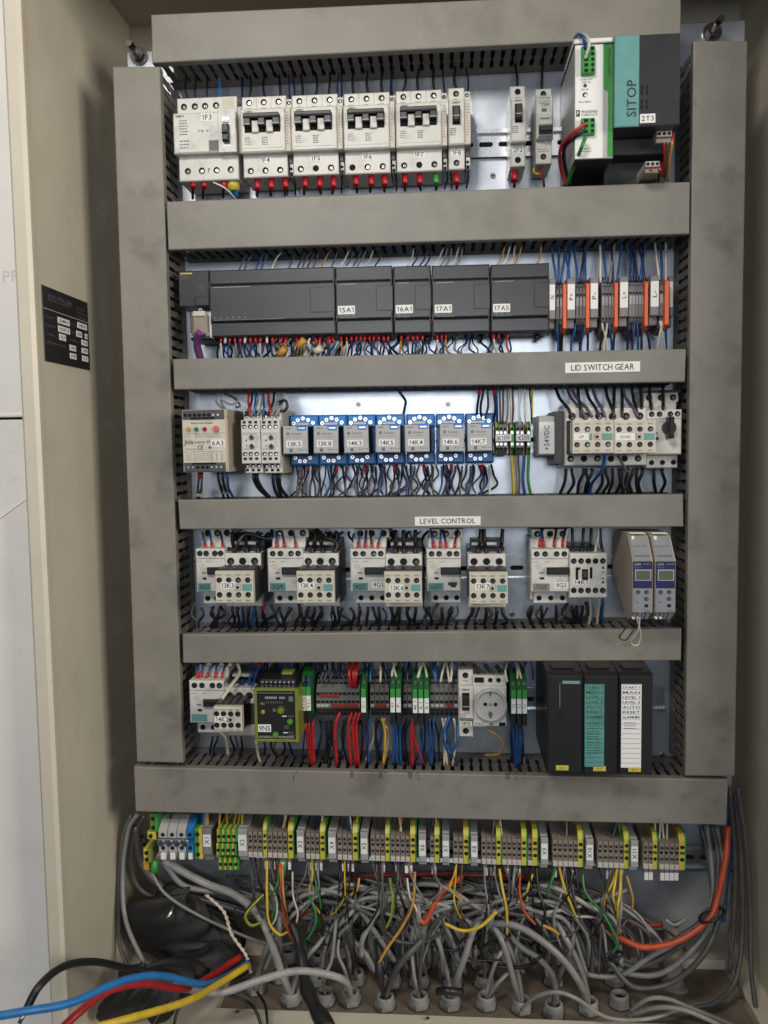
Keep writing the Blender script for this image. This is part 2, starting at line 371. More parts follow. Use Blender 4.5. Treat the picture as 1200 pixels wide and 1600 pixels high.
def duct(label,TL,TR,BR,BL,vertical=False,inset=1.5):
    q=[at(*p,-80) for p in (TL,TR,BR,BL)]; base=Vector((0,0,0))
    cx=sum(p.x for p in q)/4; zb=min(p.z for p in q); root=empty('cable_duct',(cx,0,zb)); tag(root,label,'duct')
    o=Vector((cx,0,zb)); q=[Vector((p.x-cx,0,p.z-zb)) for p in q]
    cen=sum(q,Vector())/4
    def ring(k,Y): return [Vector((p.x-(1 if p.x>cen.x else -1)*k,Y,p.z-(1 if p.z>cen.z else -1)*k)) for p in q]
    m=MB(); a=ring(1.6,-81); b_=ring(.5,-80.5); c=ring(0,-79.3); d=ring(0,-70)
    vs=a+b_+c+d; fs=[(3,2,1,0)]
    for r_ in range(3):
        for i in range(4):
            j=(i+1)%4; fs.append((r_*4+i,r_*4+j,(r_+1)*4+j,(r_+1)*4+i))
    fs.append((12,13,14,15)); m.add(vs,fs,'duct_cover_stained' if vertical or 'pen marks' in label else 'duct_cover'); m.build('cover',root)
    m=MB(); g=[Vector((p.x-(1 if p.x>cen.x else -1)*inset,0,p.z-(1 if p.z>cen.z else -1)*inset)) for p in q]
    if vertical: sides=[(g[0],g[3],Vector((1,0,0))),(g[1],g[2],Vector((-1,0,0)))]
    else: sides=[(g[0],g[1],Vector((0,0,-1))),(g[3],g[2],Vector((0,0,1)))]
    for P0,P1,nr in sides:
        mm=MB(); fingers(mm,P0,P1,nr); mm.build('slotted_side',root)
    vs=[Vector((p.x,y,p.z)) for y in (-2.2,-.2) for p in g]; m.add(vs,[(3,2,1,0),(4,5,6,7)]+[(i,(i+1)%4,4+(i+1)%4,4+i) for i in range(4)],'duct_grey'); m.build('base',root)
    return root
duct('wide grey cable duct along the very top of the panel',(236,23),(1064,-14),(1063,57),(238,99))
duct('upright grey cable duct down the left side',(176,104),(250,104),(286,1192),(214,1190),True)
duct('upright grey cable duct with dark stains down the right side',(1083,64),(1168,64),(1148,1213),(1070,1212),True)
duct('grey cable duct between the breakers and the dark modules',(260,315),(1078,284),(1077,366),(263,391))
duct('grey cable duct carrying the LID SWITCH GEAR sticker',(270,561),(1072,545),(1070,597),(272,609))
duct('grey cable duct carrying the LEVEL CONTROL sticker',(278,781),(1067,772),(1068,823),(281,827))
duct('grey cable duct under the motor switches',(285,991),(1065,982),(1064,1032),(286,1036))
duct('widest grey cable duct with pen marks above the bottom terminals',(209,1198),(1138,1218),(1135,1289),(212,1268))
def sticker(px0,py0,px1,py1,text,label):
    a=at(px0,py0,-81); b_=at(px1,py1,-81); w_=b_.x-a.x; h=abs(a.z-b_.z); m=MB()
    m.box(-w_/2,w_/2,-.5,0,-h/2,h/2,'paper',.1); m.text(text,0,0,-.7,h*.60,'ink',w_*.84)
    o=m.build('sticker',None,((a.x+b_.x)/2,-81.05,(a.z+b_.z)/2)); tag(o,label,'sticker'); return o
sticker(883,567,1000,580.5,'LID SWITCH GEAR','white sticker reading LID SWITCH GEAR on the duct')
sticker(648,807.5,751,820.5,'LEVEL CONTROL','white sticker reading LEVEL CONTROL on the duct')
# pen marks and stains are thin marks on the bottom duct
root=[o for o in bpy.data.objects if o.name.startswith('cable_duct') and 'pen marks' in o.get('label','')][0]
m=MB()
for (px,py,t,h) in ((462,1207,'-1',7),(459,1216,'I',10),(550,1210,'II',12),(595,1211,'II',12),(602,1207,'=1',6),(641,1211,'II',13),(651,1209,'-2',6),(654,1217,'E',6),(793,1212,'II',14),(806,1208,'=',6),(807,1216,'I',7),(819,1208,'-1',6),(820,1217,'I',6)):
    p=at(px,py,-81.15); m=MB(); m.text(t,p.x-root.location.x*1000,p.z-root.location.z*1000,-81.15,h*.7,'ink_pen'); m.build('pen_mark',root)
m=MB()
# ---------------------------------------------------------------- nameplate on the left wall
y0=wallY(67,512); y1=wallY(138,530); zc=at(100,516,(y0+y1)/2).z
d0=(y0-CAMY); npw=y1-y0; nph=122*d0/FPX*.985
root=empty('nameplate',(XL,(y0+y1)/2,zc-nph/2)); tag(root,'black maker nameplate with white data fields on the left wall','nameplate'); root.rotation_euler=(0,0,R(90))
m=MB(); m.box(-npw/2,npw/2,-1,0,0,nph,'black',1)
def N(u,v): return (-npw/2+u*npw,nph*(1-v))
x,z=N(.36,.115); m.text('JOH. MÜLLER',x,z,-1.15,nph*.055,'ink_lt',npw*.52)
x,z=N(.34,.165); m.text('ELEKTRO ANLAGEN',x,z,-1.15,nph*.03,'ink_lt',npw*.44)
for i in range(3): x,z=N(.83,.14+i*.06); m.text(('Schaltanl.','Steuerung','Telefon')[i],x,z,-1.15,nph*.03,'ink_lt',npw*.22)
x,z=N(.5,.30); m.box(-npw/2+1,npw/2-1,-1.2,-.9,z-.4,z+.4,'grey_lt',0)
m.build('plate',root)
for (u,v,w_,h,t) in ((.42,.40,.25,.085,'DMV'),(.84,.38,.22,.085,'40055'),(.42,.515,.25,.085,'95197 4'),(.76,.51,.13,.085,'400'),(.93,.51,.06,.075,'3'),(.38,.625,.14,.085,'10,0'),(.88,.615,.14,.08,'11,0'),(.60,.735,.14,.08,'1PN'),(.88,.73,.14,.08,'230'),(.60,.85,.14,.08,'0,95'),(.88,.845,.14,.08,'1,2')):
    m=MB(); x,z=N(u,v); a=w_*npw/2; h_=h*nph/2; m.box(x-a,x+a,-1.5,-1,z-h_,z+h_,'paper',.1); m.text(t,x,z,-1.65,h_*.9,'ink',a*1.5); m.build('data_field',root)
m=MB()
for (u,v,t,w_) in ((.13,.40,'Datum',.16),(.64,.40,'Auftrag',.17),(.13,.515,'Schalt-Nr',.2),(.62,.51,'Netz',.12),(.13,.63,'Leistung',.17),(.64,.625,'Steuersp.',.2),(.24,.74,'Nennspannung',.36)):
    x,z=N(u,v); m.text(t,x,z,-1.15,nph*.03,'ink_lt',w_*npw)
m.build('printing',root)
# ---------------------------------------------------------------- row 1: breakers
def brand(D,m,u,v,w=12,y=-72.5,t='SIEMENS',h=2.6): D.text(m,t,u,v,h,y,'ink',w)
def breaker(x0,y0,w,text,label,poles,aux=9,h=124,name='circuit_breaker'):
    D=Dev(name,label,'breaker',x0,y0,x0+w,y0+h,-62,'breakers in the top row')
    m=MB(); bw=w-aux
    D.box(m,0,0,bw,h-1,-62,-8,'white',1.2); D.box(m,0,23,bw,h-34,-73,-62.01,'white',1.6)
    if bw>40: D.box(m,bw*.06,26,bw*.92,h-40,-73.5,-73.01,'white',.4)
    for k in range(1,poles): D.box(m,bw*k/poles-.25,0,bw*k/poles+.25,20,-62.15,-62,'grey_md',0)
    for k in range(poles):
        u=bw*(k+.5)/poles; D.screw(m,u,9,4.4,-62); D.screw(m,u,h-11,4.6,-62); D.box(m,u-5,17.4,u+3,18,-62.2,-62,'ink_lt',0)
    brand(D,m,bw*.2 if poles>1 else bw*.5,28,12,-73.8)
    D.micro(m,bw*.10,66,9,4,-73.6,3.1,'ink_lt',1.1); 
    if poles>1: D.micro(m,bw*.48,66,9,5,-73.6,2.6,'ink_lt',1.3)
    D.part(m,'housing')
    # toggle window
    m=MB(); t0=33; t1=59
    if poles>1:
        u0,u1=bw*.10,bw*.90; D.box(m,u0,t0,u1,t1,-73.9,-73.51,'hole',0); D.part(m,'window')
        m=MB(); n=2*poles-1; sw=(u1-u0)/n
        for k in range(poles-1): D.box(m,u0+sw*(2*k+1)+.6,t0+9,u0+sw*(2*k+2)-.2,t1+1,-77,-73.95,'white',1)
        D.part(m,'toggle_guide')
        m=MB(); D.box(m,u0+.3,t0+1,u1-.3,t0+7.5,-84,-80,'grey_dk',1.2)
        for k in range(poles): D.box(m,u0+sw*2*k+.6,t0+7.5,u0+sw*(2*k+1)-.4,t1-7,-82,-74,'black',.8)
        for k in range(poles): D.box(m,u0+sw*2*k+.6,t1-10,u0+sw*(2*k+1)-.4,t1-9,-82.4,-82,'grey_lt',0)
        D.part(m,'toggle')
    else:
        D.box(m,bw*.26,t0,bw*.74,t1+2,-73.9,-73.01,'hole',0); D.part(m,'window')
        m=MB(); D.box(m,bw*.30,t0+3,bw*.70,t1-1,-82,-74,'black',1); D.box(m,bw*.30,t1-8,bw*.70,t1-7,-82.4,-82,'grey_lt',0); D.part(m,'toggle')
    if aux:
        m=MB(); D.box(m,bw+.5,5,w-.6,23,-60,-8,'white',.6); D.box(m,bw+.5,23,w-.6,h-34,-72.5,-8,'cream',.8); D.screw(m,bw+aux/2-.4,11,3,-60)
        D.micro(m,bw+2,30,aux-5,12,-72.7,4.2); D.box(m,bw+1.5,h-33,w-1.2,h-22,-58,-8,'grey_dk',.5); D.box(m,bw+2.5,h-22,w-1,h-3,-56,-8,'white',.5)
        D.disc(m,bw+aux/2,h-14,2.3,-56.5,-56,'hole',8); D.box(m,bw+3,h-9,w-2,h-3.5,-56.6,-56,'hole',0); D.part(m,'auxiliary_contact')
    if text: 
        cw=min(17,bw*.72); D.tag(text,bw/2-cw/2,h-31.5,bw/2+cw/2,h-21.5,-62,th=7.2)
    return D
# residual current device
D=Dev('residual_current_breaker','four-pole breaker marked 1F3 with a black toggle, first in the top row','breaker',275,155,378,279,-62,'breakers in the top row')
m=MB(); D.box(m,3,0,96,124,-62,-8,'white',1.2); D.box(m,96,14,103,84,-58,-8,'cream',.8); D.box(m,0,27,97,87,-73,-62.01,'white',1.6)
D.box(m,70,24,97,88,-74,-73.01,'white',.8)
for u in (14,31,47,64): D.screw(m,u,13,4.6,-62)
for u in (17,39,62,84): D.screw(m,u,109,4.6,-62)
D.box(m,74,3,92,20,-62.4,-62,'cream',.3); D.text(m,'?',50,109,7,-62.3,'ink_lt',4)
D.text(m,'SIEMENS',11,32,3,-73.3,'ink',13); D.micro(m,10,38,13,6,-73.2,4,'ink_lt',1.4); D.text(m,'78 91',48,55,4,-73.3,'grey_md',20); D.micro(m,10,68,14,3,-73.2,5,'ink_lt',1.6)
D.box(m,55,69,70,84.5,-73.4,-73,'grey_md',0); D.box(m,56,70,69.5,84,-73.6,-73.4,'ink_lt',0); D.part(m,'housing')
m=MB(); D.box(m,77,36,88,80,-74.3,-74.01,'silver',0); D.box(m,77.5,42,87.5,45,-76,-74.3,'white',.5); D.part(m,'toggle_frame')
m=MB(); D.box(m,78,49,88,74,-82,-74.31,'black',1.5); D.box(m,78.5,60,87.5,64,-85,-82,'black',1); D.part(m,'toggle'); D.tag('1F3',44,29,62,41,-73,th=8)
specs=[(379,153,78,'1F4','three-pole breaker marked 1F4, right of the four-pole one',3,9,122),(457,150,80,'1F5','three-pole breaker marked 1F5 with a scribble under its toggle',3,9,122),
 (538,147,80,'1F6','three-pole breaker marked 1F6, third of the four alike',3,9,123),(619,143,80,'1F7','three-pole breaker marked 1F7, with a green ferrule beneath',3,9,124),
 (700.5,139,35,'1F8','narrow breaker marked 1F8 with an auxiliary strip, next to 1F7',1,10,125),(797,136,24,'2F2','narrow breaker marked 2F2 standing alone on the bare rail',1,0,124)]
brk=[breaker(a,b,c,d,e,f,g,h) for a,b,c,d,e,f,g,h in specs]
# green-lettered breaker
D=Dev('circuit_breaker','narrow breaker with green print and a lowered black toggle, left of the white power supply','breaker',837,140,863,256,-62,'breakers in the top row')
m=MB(); D.box(m,0,0,25,115,-62,-8,'white',1); D.box(m,0,14,26,80,-70,-62.01,'white',1.2); D.box(m,2,44,24,78,-74,-70.01,'white',1)
D.screw(m,12,8,4.3,-62); D.screw(m,12,104,4.4,-62); D.text(m,'Schneider',13,18,4,-70.3,'green',18); D.micro(m,4,23,17,2,-70.2,3); D.box(m,8,34,16,39,-70.4,-70,'ink_lt',0); D.text(m,'C60N',14,29,4,-70.3,'ink',12)
D.box(m,5,50,20,52.5,-74.4,-74,'green',0); D.micro(m,4,92,16,2,-62.3,3.5,'amber' if 0 else 'ink_lt'); D.part(m,'housing')
m=MB(); D.box(m,3,66,23,75,-84,-74.01,'black',1.2); D.box(m,3,62,23,66,-80,-74.01,'grey_md',.8); D.part(m,'toggle')
# white power supply with green stripe
D=Dev('power_supply','white and green power supply with two green plug connectors beside the teal one','power supply',897,60,958,247,-118)
m=MB(); D.box(m,1,12,61,187,-118,-6,'grey_lt',1); D.box(m,1.5,12,45,186,-118.5,-118,'paper',.2); D.part(m,'housing')
m=MB(); D.box(m,0,0,60,7.5,-116,-40,'paper',1); D.box(m,0,7.5,60,12,-112,-8,'hole',0); D.part(m,'top_cap')
m=MB(); D.prism=None
pts=[(46,13),(60.5,13),(60.5,184),(53,184),(53,84),(46,80)]; m.prism([(D.X(u),D.Z(v)) for u,v in pts],'y',-119,-118.01,'green'); D.part(m,'green_stripe')
m=MB(); D.text(m,'QUINT POWER',55.5,40,6,-119.2,'green_dk',44,90)
D.text(m,'Output DC',19,65,2.6,-118.8,'ink',19); D.text(m,'24V 5A',19,69,2.6,-118.8,'ink',14); D.disc(m,17,74,2.7,-119.5,-118.5,'ink',10); D.text(m,'DC OK',17,80,2.6,-118.8,'ink',11)
D.disc(m,17,88,4,-118.9,-118.5,'ink',12); D.disc(m,18,89,2.4,-119.1,-118.8,'paper',10); D.text(m,'22,5-28,5V',17,99,2.6,-118.8,'ink',19)
D.text(m,'PHOENIX',24,114,4,-118.8,'ink',25); D.text(m,'CONTACT',24,119,4,-118.8,'ink',25); D.box(m,3,111,9,121,-118.7,-118.5,'ink',0); D.text(m,'P',6,116,6,-118.9,'paper',3.4)
D.text(m,'Input AC',20,171,2.6,-118.8,'ink',14); D.text(m,'100-240V',20,175,2.6,-118.8,'ink',15); D.part(m,'printing')
for k,(v0,n) in enumerate(((18,5),(127,3))):
    m=MB(); H=n*8.3; D.box(m,10,v0,31,v0+H,-126,-118.51,'green',.8)
    for i in range(n):
        D.box(m,14,v0+1.8+i*8.2,20,v0+6.8+i*8.2,-126.3,-126,'hole',0); D.disc(m,27,v0+4.2+i*8.2,2.8,-126.3,-126,'hole',9)
    D.part(m,'connector')
m=MB()
for i in range(15):
    y=-114+i*7; D.box(m,3,187.2,59,187.6,y,y+3.5,'hole',0)
D.box(m,1.2,186.9,60.8,187.1,-118,-8,'grey_dk',0); D.part(m,'vent_grille')
# big grey and teal power supply
D=Dev('power_supply','large grey power supply with a teal panel lettered SITOP, top right','power supply',957,56,1063,290,-128)
m=MB(); D.box(m,2,0,105,141,-128,-6,'plc',1.2); D.box(m,2,141,105,222,-66,-6,'black',1); D.box(m,2,141,105,168,-92,-66,'black',1); D.part(m,'housing')
m=MB(); D.box(m,2,1,41,141.5,-130,-128.01,'teal',1); D.text(m,'SITOP',29,98,15,-130.3,'ink',57,90); D.part(m,'teal_panel')
m=MB()
for u in (44,52):
    for v in (78,86,100,108): D.box(m,u,v,u+3.2,v+6,-128.3,-128,'hole',0)
D.part(m,'vent_slot')
for (u,v,w_,n) in ((75,141,24,3),(58,188,22,3)):
    m=MB(); D.box(m,u,v,u+w_,v+9,-112,-66.01,'grey_lt',.8); D.box(m,u,v+9,u+w_,v+17,-108,-66.01,'grey_warm',.8)
    for i in range(n): D.disc(m,u+w_*(i+.5)/n,v+4.5,2.7,-112.4,-112,'hole',9)
    D.part(m,'connector')
D.tag('2T3',43,122,67,136,-128.02,th=8)
# ---------------------------------------------------------------- row 2: controller
G='dark controller modules'
D=Dev('bus_module','small dark bus module at the left end with a yellow mark','module',279,424,327,478,-58,G)
m=MB(); D.box(m,0,0,48,54,-58,-6,'plc',1.2); D.box(m,4,3,22,5,-58.3,-58,'yellow',0); D.micro(m,4,8,10,2,-58.2); D.micro(m,32,22,9,3,-58.2,3.4); D.box(m,26,40,48,54,-61,-58.01,'plc',1.2); D.part(m,'housing')
D=Dev('bus_connector','silver plug connector with screws on the purple cable','connector',291,483,328,528,-75)
m=MB(); D.box(m,0,0,37,45,-60,-10,'black',3); D.box(m,3,2,35,43,-64,-60.01,'silver',3); D.box(m,8,9,32,40,-75,-64.01,'grey_warm',3); D.box(m,11,4,30,12,-77,-64.01,'cream',1)
for i in range(4): D.disc(m,7,14+i*5.5,2,-66,-64,'steel',8)
D.part(m,'shell'); m=MB()
for u,v in ((7,39),(30,38),(21,1.5)): D.disc(m,u,v,3,-70,-64.01,'steel',9); D.disc(m,u,v,1.4,-70.3,-70,'hole',8)
D.part(m,'screw')
def plcmod(x0,x1,yl,yr,yb,label,text,win,tx=None):
    w=x1-x0; y0=(yl+yr)/2; D=Dev('controller_module',label,'module',x0,y0,x1,yb,-62,G); h=yb-y0; m=MB()
    D.box(m,.7,0,w-.7,h,-52,-6,'plc',1); D.box(m,.7,.5,w-.7,23,-60,-52.01,'plc',1.6); D.box(m,.7,24.2,w-.7,h-23.5,-62.5,-52.01,'plc',1.6); D.box(m,.7,h-22.3,w-.7,h-.5,-60,-52.01,'plc',1.6)
    D.box(m,2,h,w-2,h+.5,-50,-8,'black',0)
    D.part(m,'housing')
    m=MB()
    for v in (18,h-31):
        for u in (1.5,w-3.5): m=MB(); D.box(m,u,v,u+1.6,v+12,-62.9,-62.51,'black',0); D.part(m,'latch')
    m=MB()
    D.micro(m,8,h-26,w*.55 if w>100 else w*.3,1,-62.7,3,'grey_md',1); D.micro(m,8,27,w*.3,1,-62.7,3,'grey_lt',1); D.micro(m,6,19,w*.85,1,-60.2,3,'grey_dk',1.2); D.micro(m,6,h-19,w*.85,1,-60.2,3,'grey_dk',1.2);
    for q_ in range(int(w*.25/3)): D.disc(m,9+q_*3.2,h-29,.8,-62.8,-62.5,'led_g' if q_%3 else 'grey_lt',6)
    D.box(m,w*.12,41,w*.42,41.6,-62.7,-62.51,'grey_dk',0); D.part(m,'printing')
    m=MB(); a,b=win; D.box(m,a,31,b,70,-62.8,-62.51,'black',0); D.box(m,a+1.2,32.2,b,68.8,-63.2,-62.81,'plc',.4); D.part(m,'cover_flap')
    if text: D.tag(text,tx,h-44,tx+27,h-31,-62.52,th=7.5)
    m=MB(); 
    for u in ((w*.3,) if w<60 else (w*.12,w*.8)): m=MB(); D.box(m,u,h+.5,u+8,h+7,-30,-12,'black',1); D.part(m,'foot')
    return D
P=[plcmod(326,523.5,423,417,523,'widest dark controller module without a sticker, next to the plug',None,(158,196)),
 plcmod(523.5,614,417.5,415,521,'dark controller module with the sticker 15A1','15A1',(64,90),4),
 plcmod(614,674,415.5,414.5,520,'narrowest dark controller module with the sticker 16A1','16A1',(34,59),4),
 plcmod(674,766,414.5,412.5,519,'dark controller module with the sticker 17A1','17A1',(66,91),5),
 plcmod(766,859,412,411,518,'dark controller module with the sticker 17A5, next to the terminals','17A5',(68,92),4)]
# terminals with a wire in each: generic clone sources
def term_grey(kind):
    """kind: 'wide' row 2 grey clamp, 'small' bottom row clamp, 'pe' yellow-green, 'level' row 5 multi level"""
    if kind=='wide':
        D=Dev('terminal_block','x','terminal',880,435,885,520,-56); m=MB(); w=D.w
        m.prism([(-6,D.Z(70)),(-6,D.Z(12)),(-34,D.Z(-6)),(-46,D.Z(0)),(-56,D.Z(20)),(-56,D.Z(66)),(-44,D.Z(84)),(-34,D.Z(90))],'x',D.X(.25),D.X(w-.25),'grey_md')
        D.part(m,'housing'); m=MB()
        for grp_ in (((5,-49),(12,-52.6),(24,-56.2)),((62,-56.2),(72,-52),(80,-48))):
            m=MB()
            for v,y in grp_: D.box(m,1,v,w-1,v+3.4,y-.2,y+3,'hole',0)
            D.part(m,'wire_entry')
        m=MB(); m=MB(); D.box(m,.7,30,w-.7,43,-56.5,-56.01,'grey_lt',0); D.part(m,'marker'); return D
    if kind=='small':
        D=Dev('terminal_block','x','terminal',400,1298,407.6,1338,-58); w=D.w; m=MB()
        m.prism([(-8,D.Z(42)),(-8,D.Z(-4)),(-44,D.Z(-2)),(-58,D.Z(0)),(-58,D.Z(40)),(-46,D.Z(44))],'x',D.X(.2),D.X(w-.2),'grey_warm')
        D.box(m,.6,0,w-.6,12,-61,-58.01,'grey_warm',.6); D.box(m,.6,20,w-.6,30,-61,-58.01,'grey_warm',.6)
        D.part(m,'housing'); m=MB()
        for v in (7,24): m=MB(); D.disc(m,w/2,v,2.5,-61.5,-61,'grey_dk',9); D.disc(m,w/2+.2,v+.3,1.4,-61.7,-61.5,'hole',7); D.part(m,'clamp_screw')
        m=MB(); D.box(m,1.6,14.5,w-1.6,18,-58.4,-58,'hole',0); D.part(m,'test_slot')
        m=MB(); D.box(m,.5,32.5,w-.5,40,-62,-58.01,'marker_dull',.5); D.part(m,'marker'); return D
    if kind=='pe':
        D=Dev('earth_terminal','x','terminal',411,1294,420,1340,-62); w=D.w; m=MB()
        m.prism([(-8,D.Z(44)),(-8,D.Z(-4)),(-44,D.Z(-12)),(-56,D.Z(-10)),(-62,D.Z(0)),(-62,D.Z(44)),(-50,D.Z(46))],'x',D.X(.2),D.X(w*.78),'yellow')
        m.prism([(-8,D.Z(44)),(-8,D.Z(-4)),(-44,D.Z(-12)),(-56,D.Z(-10)),(-61,D.Z(0)),(-61,D.Z(44)),(-50,D.Z(46))],'x',D.X(w*.78)+.02,D.X(w-.2),'green')
        D.part(m,'housing'); m=MB()
        for v in (9,28): m=MB(); D.disc(m,w*.45,v,2.8,-62.6,-62,'hole',9); D.part(m,'clamp_screw')
        m=MB(); D.box(m,1,16,w-2.2,20,-62.5,-62,'grey_dk',0); D.part(m,'test_slot'); return D
    if kind=='level':
        D=Dev('terminal_block','x','terminal',500,1061,507,1124,-62); w=D.w; m=MB()
        m.prism([(-8,D.Z(58)),(-8,D.Z(4)),(-40,D.Z(0)),(-62,D.Z(18)),(-62,D.Z(44)),(-50,D.Z(62))],'x',D.X(.2),D.X(w-.2),'grey_level')
        D.part(m,'housing'); m=MB()
        for grp_ in (((2,-45),(8,-52),(20,-62.1)),((33,-62.1),(47,-59.5),(54,-55))):
            m=MB()
            for v,y in grp_: D.box(m,1,v,w-1,v+4,y-.5,y+4,'hole',0)
            D.part(m,'wire_entry')
        m=MB(); m=MB(); D.box(m,.6,38.5,w-.6,43,-62.6,-62.01,'grey_lt',0); D.part(m,'marker'); return D
SRC={}
def put(kind,x,y,label,group):
    if kind not in SRC:
        SRC[kind]=term_grey(kind); D=SRC[kind]; P=at(x,y,D.yf); D.root.location=[P.x*.001,0,(P.z-D.h*D.s/2)*.001]; D.root['label']=label; D.root['group']=group
        D.kids=children(D.root); D.w=D.w; return D.root
    D=SRC[kind]; P=at(x,y,D.yf); c=D.root.copy(); C.objects.link(c); c.location=[P.x*.001,0,(P.z-D.h*D.s/2)*.001]; c['label']=label; c['group']=group
    for k in D.kids: kk=k.copy(); C.objects.link(kk); kk.parent=c
    return c
def bracket(x0,y0,x1,y1,text,label,yf=-60,tail=14,th=7,mt='grey_md',rot=90):
    D=Dev('end_bracket',label,'end bracket',x0,y0,x1,y1,yf,'end brackets with name tags'); w,h=D.w,D.h; m=MB()
    D.box(m,0,-10,w,h+tail,yf+8,-6,mt,1); D.box(m,0,-9,w,h+tail*.5,yf,yf+7.99,mt,1); D.part(m,'clamp')
    D.tag(text,.8,0,w-.8,h,yf-.02,rot=rot,th=th); return D
def plate(x0,y0,x1,y1,label,mt,yf=-58,name='divider_plate'):
    D=Dev(name,label,'divider',x0,y0,x1,y1,yf,'orange divider plates'); m=MB(); w,h=D.w,D.h
    m.prism([(-8,D.Z(h-6)),(-8,D.Z(6)),(yf+14,D.Z(0)),(yf,D.Z(6)),(yf,D.Z(h-8)),(yf+14,D.Z(h))],'x',D.X(0),D.X(w),mt); o=D.part(m,'plate'); return D
g2=[('N',858,868,2,868.5,5.8,880,885),('P+',886,899,3,899.5,5.5,916,921),('P-',922,935,4,940,5.2,960.5,965.5),('L+',968,982,5,982.5,5.0,1007.5,1012.5),('L-',1016,1030,2,1030.5,4.0,1039,1045)]
for nm,a,b_,n,tx,tw,pa,pb_ in g2:
    yo=(880-a)*.035
    bracket(a,444+yo,b_,484+yo,nm,'grey end bracket tagged %s between grey clamps'%nm,-62,28,6.5)
    for i in range(n): put('wide',tx+tw*(i+.5),478+yo,'grey clamp terminal in the %s block, %s from the left'%(nm,ordn(i)),'grey clamps beside the dark modules')
    plate(pa,438+yo,pb_,520+yo,'orange divider plate closing the %s block'%nm,'orange',-66)
bracket(1045.5,440,1052,480,'','grey end bracket without a tag at the right end of the clamps',-50,30)
# ---------------------------------------------------------------- row 3
D=Dev('electrode_relay','beige relay marked 6A3 with three lamps and a pink button','relay',285,641,356,737,-112)
m=MB(); D.box(m,0,0,71,96,-112,-8,'beige',1.2); D.box(m,.8,1,68,95,-112.6,-112,'cream',.3); D.part(m,'housing')
for v0,v1 in ((1,15),(81,95)):
    m=MB(); D.box(m,2,v0,67,v1,-114,-112.61,'grey_dk',1); up_=v0<10
    D.box(m,14,v1-3 if up_ else v0,52,v1 if up_ else v0+3,-114.4,-114,'hole',0)
    for i in range(8):
        u=6.5+i*7.3+(3 if not up_ else 0)*.9; v=8.5 if up_ else 88; br=(i>5) if up_ else (i in(0,1,5,6,7))
        D.disc(m,u,v,2.8,-114.5,-114,'hole',10); 
        if br: D.disc(m,u,v,2.1,-115,-114.5,'steel',8)
    D.part(m,'terminal_strip')
for u,c,r_ in ((10.5,'led_y',3),(23,'led_g',3),(36,'led_r',3),(53.5,'pink',4.4)):
    m=MB(); D.disc(m,u,30,r_*1.15,-113.2,-112.6,'grey_warm',14); D.disc(m,u,30,r_,-115.5,-113.2,c,14); D.part(m,'button' if c=='pink' else 'lamp')
m=MB(); D.text(m,'Elektroden-Relais',32,20.5,2.6,-112.9,'ink',34); D.text(m,'Jola',10,50,8,-112.9,'ink',14,0); D.text(m,'Leckstar 101',31,49.5,4,-112.9,'ink',24)
D.text(m,'CE',28,58,7,-112.9,'ink',9); D.text(m,'D-67 Lambrecht',13,60,2.2,-112.9,'ink',16); D.disc(m,43,58,2.6,-112.8,-112.6,'ink_lt',10)
D.box(m,2,64,66,64.5,-112.8,-112.6,'ink_lt',0); D.box(m,2,36,66,36.4,-112.8,-112.6,'ink_lt',0)
for u in (21,34,46): D.box(m,u,36,u+.4,44,-112.8,-112.6,'ink_lt',0)
for u in (3,22,36,49): D.micro(m,u,38,11,2,-112.8,3,'ink_lt',.7)
D.micro(m,5,67,10,4,-112.8,3.2,'ink_lt',.7)
for k in range(4): D.box(m,19,67.5+k*3,45,68+k*3,-112.8,-112.6,'ink_lt',0)
for u in (18,45.5): D.box(m,u,65,u+.5,80,-112.8,-112.6,'ink_lt',0)
for u in (53,61): D.box(m,u,67,u+.6,79,-112.8,-112.6,'ink',0)
D.part(m,'printing'); D.tag('6A3',45,46,66,57,-112.61,th=7.6)
for (x0,lab) in ((377,'white time relay with four terminal rows, left of its twin'),(407.5,'white time relay with four terminal rows, next to the blue sockets')):
    D=Dev('time_relay',lab,'relay',x0,640,x0+30,740,-98,'twin white time relays'); m=MB()
    D.box(m,1,0,30,100,-78,-8,'beige',1); D.box(m,1,1,29.6,17,-86,-78.01,'white',1); D.box(m,0,17,29.6,84,-98,-78.01,'white',1); D.box(m,2,84,30,99,-88,-78.01,'white',1)
    D.box(m,0,36,29.4,36.7,-98.3,-98,'grey_lt',0); D.box(m,0,66,29.4,66.7,-98.3,-98,'grey_lt',0)
    for i in range(3):
        u=5.5+i*9
        for v,y in ((10,-86),(27,-98),(69,-98),(88,-88)): D.disc(m,u,v,3.4,y-.4,y,'hole',10); D.disc(m,u+.6,v+.6,1.9,y-.7,y-.4,'steel',8)
        for v,y in ((4,-86),(20,-98),(76,-98),(94,-88)): D.box(m,u-2.3,v-1.6,u+2.3,v+2.2,y-.4,y,'hole',0)
    D.micro(m,3,38,22,1,-98.2); D.micro(m,20,44,6,6,-98.2,3,'ink_lt',.5); D.micro(m,3,61,20,1,-98.2); D.disc(m,8,48,1.4,-98.5,-98,'green_dk',8); D.disc(m,8,56,1.3,-98.5,-98,'orange',8); D.part(m,'housing')
    for v in (44,57.5): m=MB(); D.disc(m,16.5,v,3.6,-100,-98,'grey_dk',12); D.box(m,15.8,v-4.5,17.2,v+1,-101,-100,'hole',0); D.part(m,'knob')
